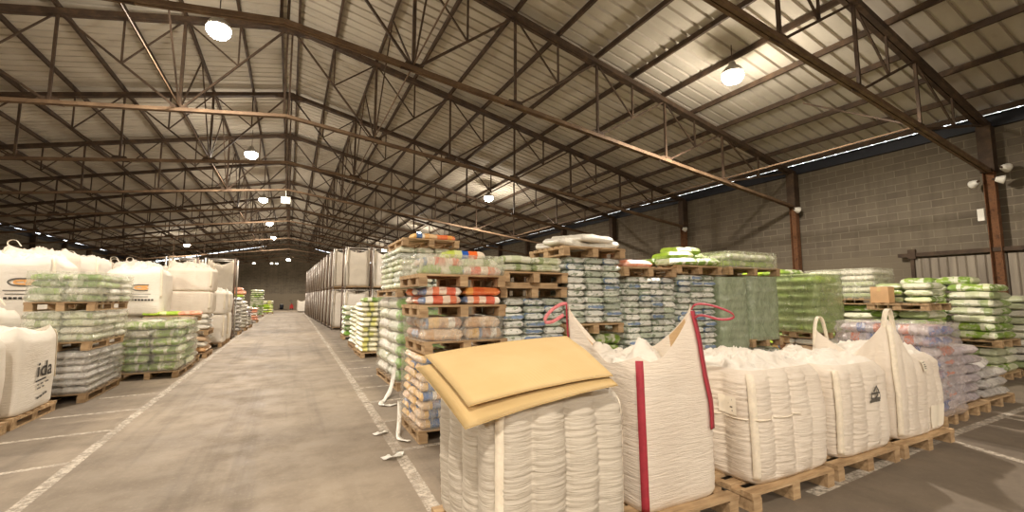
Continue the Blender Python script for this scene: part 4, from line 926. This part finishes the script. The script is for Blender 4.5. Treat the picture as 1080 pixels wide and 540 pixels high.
# three wrapped loads on top of each other
x0, x1, y0, y1 = -3.82, -2.8, 9.35, 10.95
pallet(x0, x1, y0, y1, 0, 'floor pallet under the three wrapped loads beside the printed bag', GL)
stack(['grey_film_sack'], x0, x1, y0, y1, PH, 6, .107, 2, 3, 'x', 'silvery grey sack in the lowest wrapped load beside the lettered bag', 'grey sacks of the lowest load', 'grey_sack', side=1, jit=.025)
wrap(x0 - .01, x1 + .02, y0 - .02, y1, PH, PH + .655, 'clear_film', 'clear shiny film round the lowest grey load beside the lettered bag', .015, .107)
pallet(x0 + .18, x1, y0, y1, .81, 'pallet between the silvery and the grey-green wrapped loads', GL)
stack(['pale_green_sack', 'pale_green_sack', 'white_sack'], x0 + .2, x1 + .02, y0, y1, .958, 4, .115, 2, 3, 'x', 'pale green sack in the middle one of three wrapped loads', 'pale green sacks of the middle load', 'green_sack', side=1, jit=.02)
wrap(x0 + .19, x1 + .04, y0 - .02, y1, .956, 1.43, 'pale_film', 'pale film round the middle one of three wrapped loads', .012, .115)
pallet(x0 + .2, x1 + .02, y0, y1, 1.44, 'pallet under the uppermost of the three wrapped loads', GL)
stack(['pale_green_sack', 'white_sack', 'dark_green_sack'], x0 + .22, x1 + .06, y0, y1, 1.588, 4, .112, 2, 3, 'x', 'pale green and white sack in the uppermost of three wrapped loads', 'sacks of the uppermost wrapped load', 'green_sack', side=1, jit=.02)
wrap(x0 + .2, x1 + .09, y0 - .02, y1, 1.586, 2.06, 'pale_film', 'pale film round the uppermost of three wrapped loads', .012, .112)
# big green load
x0, x1, y0, y1 = -3.0, -1.98, 11.35, 13.0
pallet(x0, x1, y0, y1, 0, 'floor pallet under the big green load beside the aisle', GL)
stack(['green_sack', 'dark_green_sack', 'green_sack', 'white_sack'], x0, x1, y0, y1, PH, 6, .168, 2, 2, 'x', 'green and white sack in the big load beside the aisle', 'sacks of the big green load', 'green_sack', side=1, jit=.03)
wrap(x0 - .01, x1 + .02, y0 - .02, y1 + .02, PH, PH + 1.04, 'clear_film', 'clear film round the big green load beside the aisle', .02, .168)
# lime sacks on a pallet behind it
x0, x1, y0, y1 = -3.05, -2.05, 13.15, 14.2
pallet(x0, x1, y0, y1, 0, 'floor pallet under the load with lime sacks on top', GL); stack(['white_sack', 'pale_green_sack'], x0, x1, y0, y1, PH, 6, .15, 1, 2, 'x', 'white sack in the load with lime sacks on top', 'white sacks under the lime sacks', 'white_sack', side=1)
pallet(x0, x1, y0, y1, 1.06, 'raised pallet with a few lime sacks', GL)
for i in range(3): sack(-2.86 + .34 * i, 13.4, 1.27, .5, .3, .1, .1, ['lime_sack', 'lime_sack', 'salmon_sack'][i], ['lime sack on the raised pallet, next to the printed bag', 'lime sack in the middle of the raised pallet', 'salmon sack on the raised pallet nearest the aisle'][i], 'printed_sack')
# two bulging bags on white sacks
x0, x1, y0, y1 = -2.95, -1.95, 14.6, 15.7
pallet(x0, x1, y0, y1, 0, 'floor pallet under white sacks and two bulging bags', GL); stack(['white_sack', 'tan_sack', 'white_sack'], x0, x1, y0, y1, PH, 3, .15, 1, 2, 'x', 'white sack in the low load under the two bulging bags', 'white sacks under the bulging bags', 'white_sack', side=1)
pallet(x0, x1, y0, y1, .62, 'middle pallet under white sacks and two bulging bags', GL); stack(['white_sack'], x0, x1, y0, y1, .768, 3, .15, 1, 2, 'x', 'white sack directly under the two bulging bags', 'white sacks directly under the bulging bags', 'white_sack', side=1)
bulk(-2.5, 15.15, 1.215, 1.12, 1.0, .63, 31, 'lower of two bulging cream bags stacked beside the aisle', None, 'woven_cream', 3)
bulk(-2.47, 15.15, 1.835, 1.08, 1.0, .62, 2, 'upper of two bulging cream bags stacked beside the aisle', None, 'woven_cream', 3)
# printed bags with the orange sign
def emblem(B, R, t0, t1):
    q = lambda a: t0 + (t1 - t0) * a
    e = [(q(.62), .66)] + [(q(.30 - .22 * math.sin(PI * i / 8)), .60 + .06 * math.cos(PI * i / 8)) for i in range(9)] + [(q(.6), .54)]
    B.lines('printed_emblem', M['grey_print'], R, [e], .016, .026)['label'] = 'dark curved outline of the emblem'
    e = [(q(.6), .635)] + [(q(.34 - .14 * math.sin(PI * i / 8)), .60 + .03 * math.cos(PI * i / 8)) for i in range(9)] + [(q(.52), .565), (q(.6), .58), (q(.55), .60), (q(.4), .605)]
    B.lines('printed_emblem', M['orange_print'], R, [e], .017, .034)['label'] = 'orange swoosh of the emblem'
    B.lines('printed_lines', M['grey_print'], R, [[(q(.0), .46), (q(.7), .46)], [(q(.04), .40), (q(.62), .40)]], .016, .014)
    B.lines('printed_lines', M['black_print'], R, [[(q(.02 + .1 * i), .33), (q(.09 + .1 * i), .33)] for i in range(8)], .016, .04)
for (x, y, z, lab, sd) in ((-4.5, 11.75, 1.285, 'white bulk bag with an orange emblem, behind the three wrapped loads', 71), (-3.3, 13.8, 1.24, 'white bulk bag with an orange emblem, behind the big green load', 72)):
    B = Bulk(1.12, 1.1, 1.08, 0, sd, belly=.03, wr=.004, n=7, top=.86, ears=((1.0, .1, .35), (3.0, .1, .3))); R = empty('bulk_bag', (x, y, z)); tag(R, lab, 'bulk bag', 'printed bulk bags'); B.body('bag_body', M['woven_white'], R, 90, 50); B.cover('top_cover', M['woven_white'], R, 1.03, .12, .14, 5, 24, .92); B.strap('corner_strap', M['white_webbing'], R, 1.0, .4, .95, .05); emblem(B, R, .41 if sd == 71 else .43, .97 if sd == 71 else .95)
for (x, y, h, lab) in ((-4.5, 11.75, 1.25, 'white bulk bag below the emblem bag at the picture edge'), (-3.75, 14.35, 1.2, None)):
    if lab: bulk(x, y, PH, 1.1, 1.05, h - .12, 32, lab); pallet(x - .58, x + .58, y - .55, y + .55, 0, 'pallet under the stacked bags at the picture edge', GL)
pallet(-3.9, -2.7 - .4, 13.2, 14.4, 0, 'pallet under the emblem bag behind the big green load', GL) if False else None
bulk(-3.62, 13.9, PH, 1.05, 1.05, 1.08, 33, 'white bulk bag hidden below the emblem bag behind the green load'); pallet(-4.15, -3.1, 13.4, 14.45, 0, 'pallet under the emblem bag behind the green load', GL)
bulk(-4.52, 9.95, PH, 1.05, 1.0, 1.3, 5, 'bulging white bulk bag behind the lettered one, at the picture edge'); pallet(-5.05, -4.0, 9.42, 10.5, 0, 'pallet under the bulging bag behind the lettered one', GL)
# the field of bulk bags behind, two high
n = 0
for ry, xs in ((13.3, (-6.0, -4.9)), (14.9, (-7.2, -6.0, -4.8)), (16.5, (-7.6, -6.4, -5.2, -4.0, -2.75)), (18.2, (-8.2, -7.0, -5.8, -4.6, -3.4))):
    for x in xs:
        n += 1; v = n % 4; zt = 1.30 + .03 * (n % 3)
        for l in (0, 1):
            bulk(x, ry, PH if l == 0 else PH + 1.01, 1.02, 1.02, 1.0 if l == 0 else 1.5, (6 + v) if l else 30, 'white bulk bag in the two-high field behind the emblem bags', 'two-high field of white bulk bags', 'woven_white' if v % 2 else 'woven_cream')
        pallet(x - .55, x + .55, ry - .55, ry + .55, 0, 'pallet under the two-high field of white bulk bags', 'pallets of the bulk bag field')
# beside the aisle, farther on
for i, (y, h1, h2) in enumerate(((18.1, 1.05, .75), (19.5, 1.1, .7))):
    pallet(-2.75, -1.95, y - .5, y + .5, 0, f'pallet under white bags beside the aisle, {ORD[i]} past the bulging bags', GL)
    bulk(-2.35, y, PH, .84, .92, h1 - .1, 34 + i, f'tall white bag beside the aisle, {ORD[i]} past the two bulging bags'); bulk(-2.35, y, PH + h1 - .09, .82, .95, h2, 14 + i, f'white bag on top of the {ORD[i]} tall one past the bulging bags')
for i, (xc, y) in enumerate(((-2.5, 21.2), (-3.75, 21.2))):
    for l in (0, 1):
        lv = ('lower', 'upper')[l]; ps = ('nearer the aisle', 'farther from the aisle')[i]
        bag_frame(xc, y, 1.62 * l, 1.0, 1.0, 1.6, f'{lv} steel frame on the bulk bag side, {ps}', None); hung_bag(xc, y, 1.62 * l + .12, .9, .9, 1.45, (i + l) % 3, f'{lv} bag hung in the frame on the bulk bag side, {ps}', None)
for i, (x, y, nl, lh, ms) in enumerate(((-2.35, 23.6, 9, .17, ['white_sack', 'grey_film_sack']), (-2.3, 26.2, 8, .17, ['white_sack']), (-2.25, 28.6, 6, .17, ['white_sack', 'lilac_film_sack']))):
    pallet(x - .45, x + .45, y - .5, y + .5, 0, f'pallet under the white sacks beside the aisle, {ORD[i]} of three', GL)
    stack(ms, x - .45, x + .45, y - .5, y + .5, PH, nl, lh, 1, 1, 'x', f'white sack in the {ORD[i]} of three white stacks past the frames', f'sacks of the {ORD[i]} white stack past the frames', 'white_sack', side=1, jit=.04)
FRR = [(-3.1, 33.2, 10, ['lime_sack', 'green_sack'], 'lime'), (-2.35, 34.3, 5, ['white_sack', 'salmon_sack'], 'low white'), (-3.6, 37.2, 13, ['green_sack', 'yellow_stripe_sack'], 'tall green'), (-2.5, 44.5, 13, ['pale_green_sack', 'green_sack'], 'tall pale green'), (-1.95, 52.0, 7, ['lime_sack', 'yellow_stripe_sack'], 'far lime')]
for x, y, nl, ms, nm in FRR:
    pallet(x - .55, x + .55, y - .55, y + .55, 0, f'pallet under the {nm} stack towards the far wall', GL)
    stack(ms, x - .55, x + .55, y - .55, y + .55, PH, nl, .17, 1, 1, 'x', f'sack in the {nm} stack towards the far wall', f'sacks of the {nm} far stack', 'green_sack', side=1, jit=.03)
sack(-3.0, 33.2, PH + 1.83, 1.0, .8, .26, .1, 'salmon_sack', 'salmon sack lying on the lime stack towards the far wall', 'salmon_sack'); sack(-3.15, 33.2, PH + 2.06, .9, .7, .22, -.1, 'salmon_sack', 'second salmon sack on top of the lime stack towards the far wall', 'salmon_sack')
for i, x in enumerate((-5.4, -4.25)):
    for l in (0, 1): bag_frame(x, 35.5, 1.62 * l, 1.0, 1.0, 1.6, f'{("lower", "upper")[l]} steel frame towards the far wall, {("farther from", "nearer to")[i]} the aisle', None); hung_bag(x, 35.5, 1.62 * l + .12, .9, .9, 1.45, (i + l) % 3, f'{("lower", "upper")[l]} bag in the frame towards the far wall, {("farther from", "nearer to")[i]} the aisle', None)

# ---- at the far end: a red hand pallet truck
rt = empty('pallet_truck', (.35, 68.6, 0)); tag(rt, 'small red hand pallet truck standing before the far gable wall', 'pallet truck')
b = MB(); b.box(-.22, .22, -.12, .14, .16, .62); b.tube([(0, .0, .6), (0, .0, .8)], .1, 10); simple('truck_red', srgb(196, 40, 34), .5, 0, .1); b.build('pump_body', M['truck_red'], rt)
b = MB(); b.tube([(0, 0, .7), (-.12, -.25, 1.22)], .022, 8); b.tube([(-.25, -.22, 1.14), (-.28, -.28, 1.3), (.04, -.32, 1.3), (.01, -.24, 1.14)], .018, 8); b.build('tiller', M['dark_beam'], rt)
for s_ in (-1, 1):
    b = MB(); b.box(s_ * .18 - .08, s_ * .18 + .08, .14, 1.2, .09, .15); b.build('fork', M['truck_red'], rt)
    b = MB(); b.tube([(s_ * .12 - .05, 0, .1), (s_ * .12 + .05, 0, .1)], .1, 14); b.build('wheel', M['black_print'], rt, True)
rt = empty('rubbish_bin', (-.9, 69.6, 0)); tag(rt, 'small dark bin standing at the foot of the far gable wall', 'bin'); b = MB(); b.lathe([(0, 0), (.2, 0), (.26, .7), (.24, .7), (.18, .04)], 16); b.build('bin_body', M['dark_beam'], rt, True); b = MB(); b.lathe([(.27, .68), (.28, .72), (.1, .8), (0, .81)], 16); b.build('lid', M['lamp_metal'], rt, True)

# ---- scraps of film on the floor
def scrap(name, pts, w, label, mat='white_plastic'):
    P = [Vector(p) for p in pts]; b = MB(); N = []
    for _ in range(2):
        q = [P[0]]
        for a, c in zip(P, P[1:]): q += [a * .75 + c * .25, a * .25 + c * .75]
        P = q + [P[-1]]
    b.ribbon(P, [Vector((.3 * math.sin(i * 1.3), .3 * math.cos(i), 1)) for i in range(len(P))], w, .003); o = b.build(name, M[mat], None, True); tag(o, label, 'litter'); return o
scrap('film_strip', [(1.72, 7.92, .5), (1.68, 7.86, .25), (1.6, 7.7, .06), (1.45, 7.35, .015), (1.3, 7.05, .012), (1.42, 6.9, .02), (1.55, 6.98, .012)], .07, 'strip of white film trailing from the green-ended stack onto the floor')
scrap('film_strip', [(1.35, 5.9, .3), (1.31, 5.7, .08), (1.25, 5.5, .015), (1.2, 5.25, .012), (1.3, 5.12, .02)], .05, 'strip of clear film trailing from the tan corner stack')
scrap('film_scrap', [(.93, 4.75, .012), (1.0, 4.68, .03), (1.1, 4.72, .012), (1.12, 4.8, .02)], .08, 'white scrap of film on the floor by the aisle line, nearer')
scrap('film_scrap', [(.98, 5.6, .012), (1.05, 5.55, .025), (1.14, 5.62, .012)], .07, 'white scrap of film on the aisle line, farther')


# ------------------------------------------------------------------ world and view
w = bpy.data.worlds.new('world'); SC.world = w; w.use_nodes = True
w.node_tree.nodes['Background'].inputs[0].default_value = (.8, .9, 1, 1); w.node_tree.nodes['Background'].inputs[1].default_value = 5
vs_ = SC.view_settings; vs_.view_transform = 'Standard'; vs_.look = 'None'; vs_.gamma = 1; vs_.use_curve_mapping = False; vs_.exposure = 1.0
SC.cycles.max_bounces = 8; SC.cycles.diffuse_bounces = 4; SC.cycles.transparent_max_bounces = 12; SC.cycles.use_denoising = True
SC.cycles.sample_clamp_indirect = 4; SC.cycles.caustics_reflective = False; SC.cycles.caustics_refractive = False
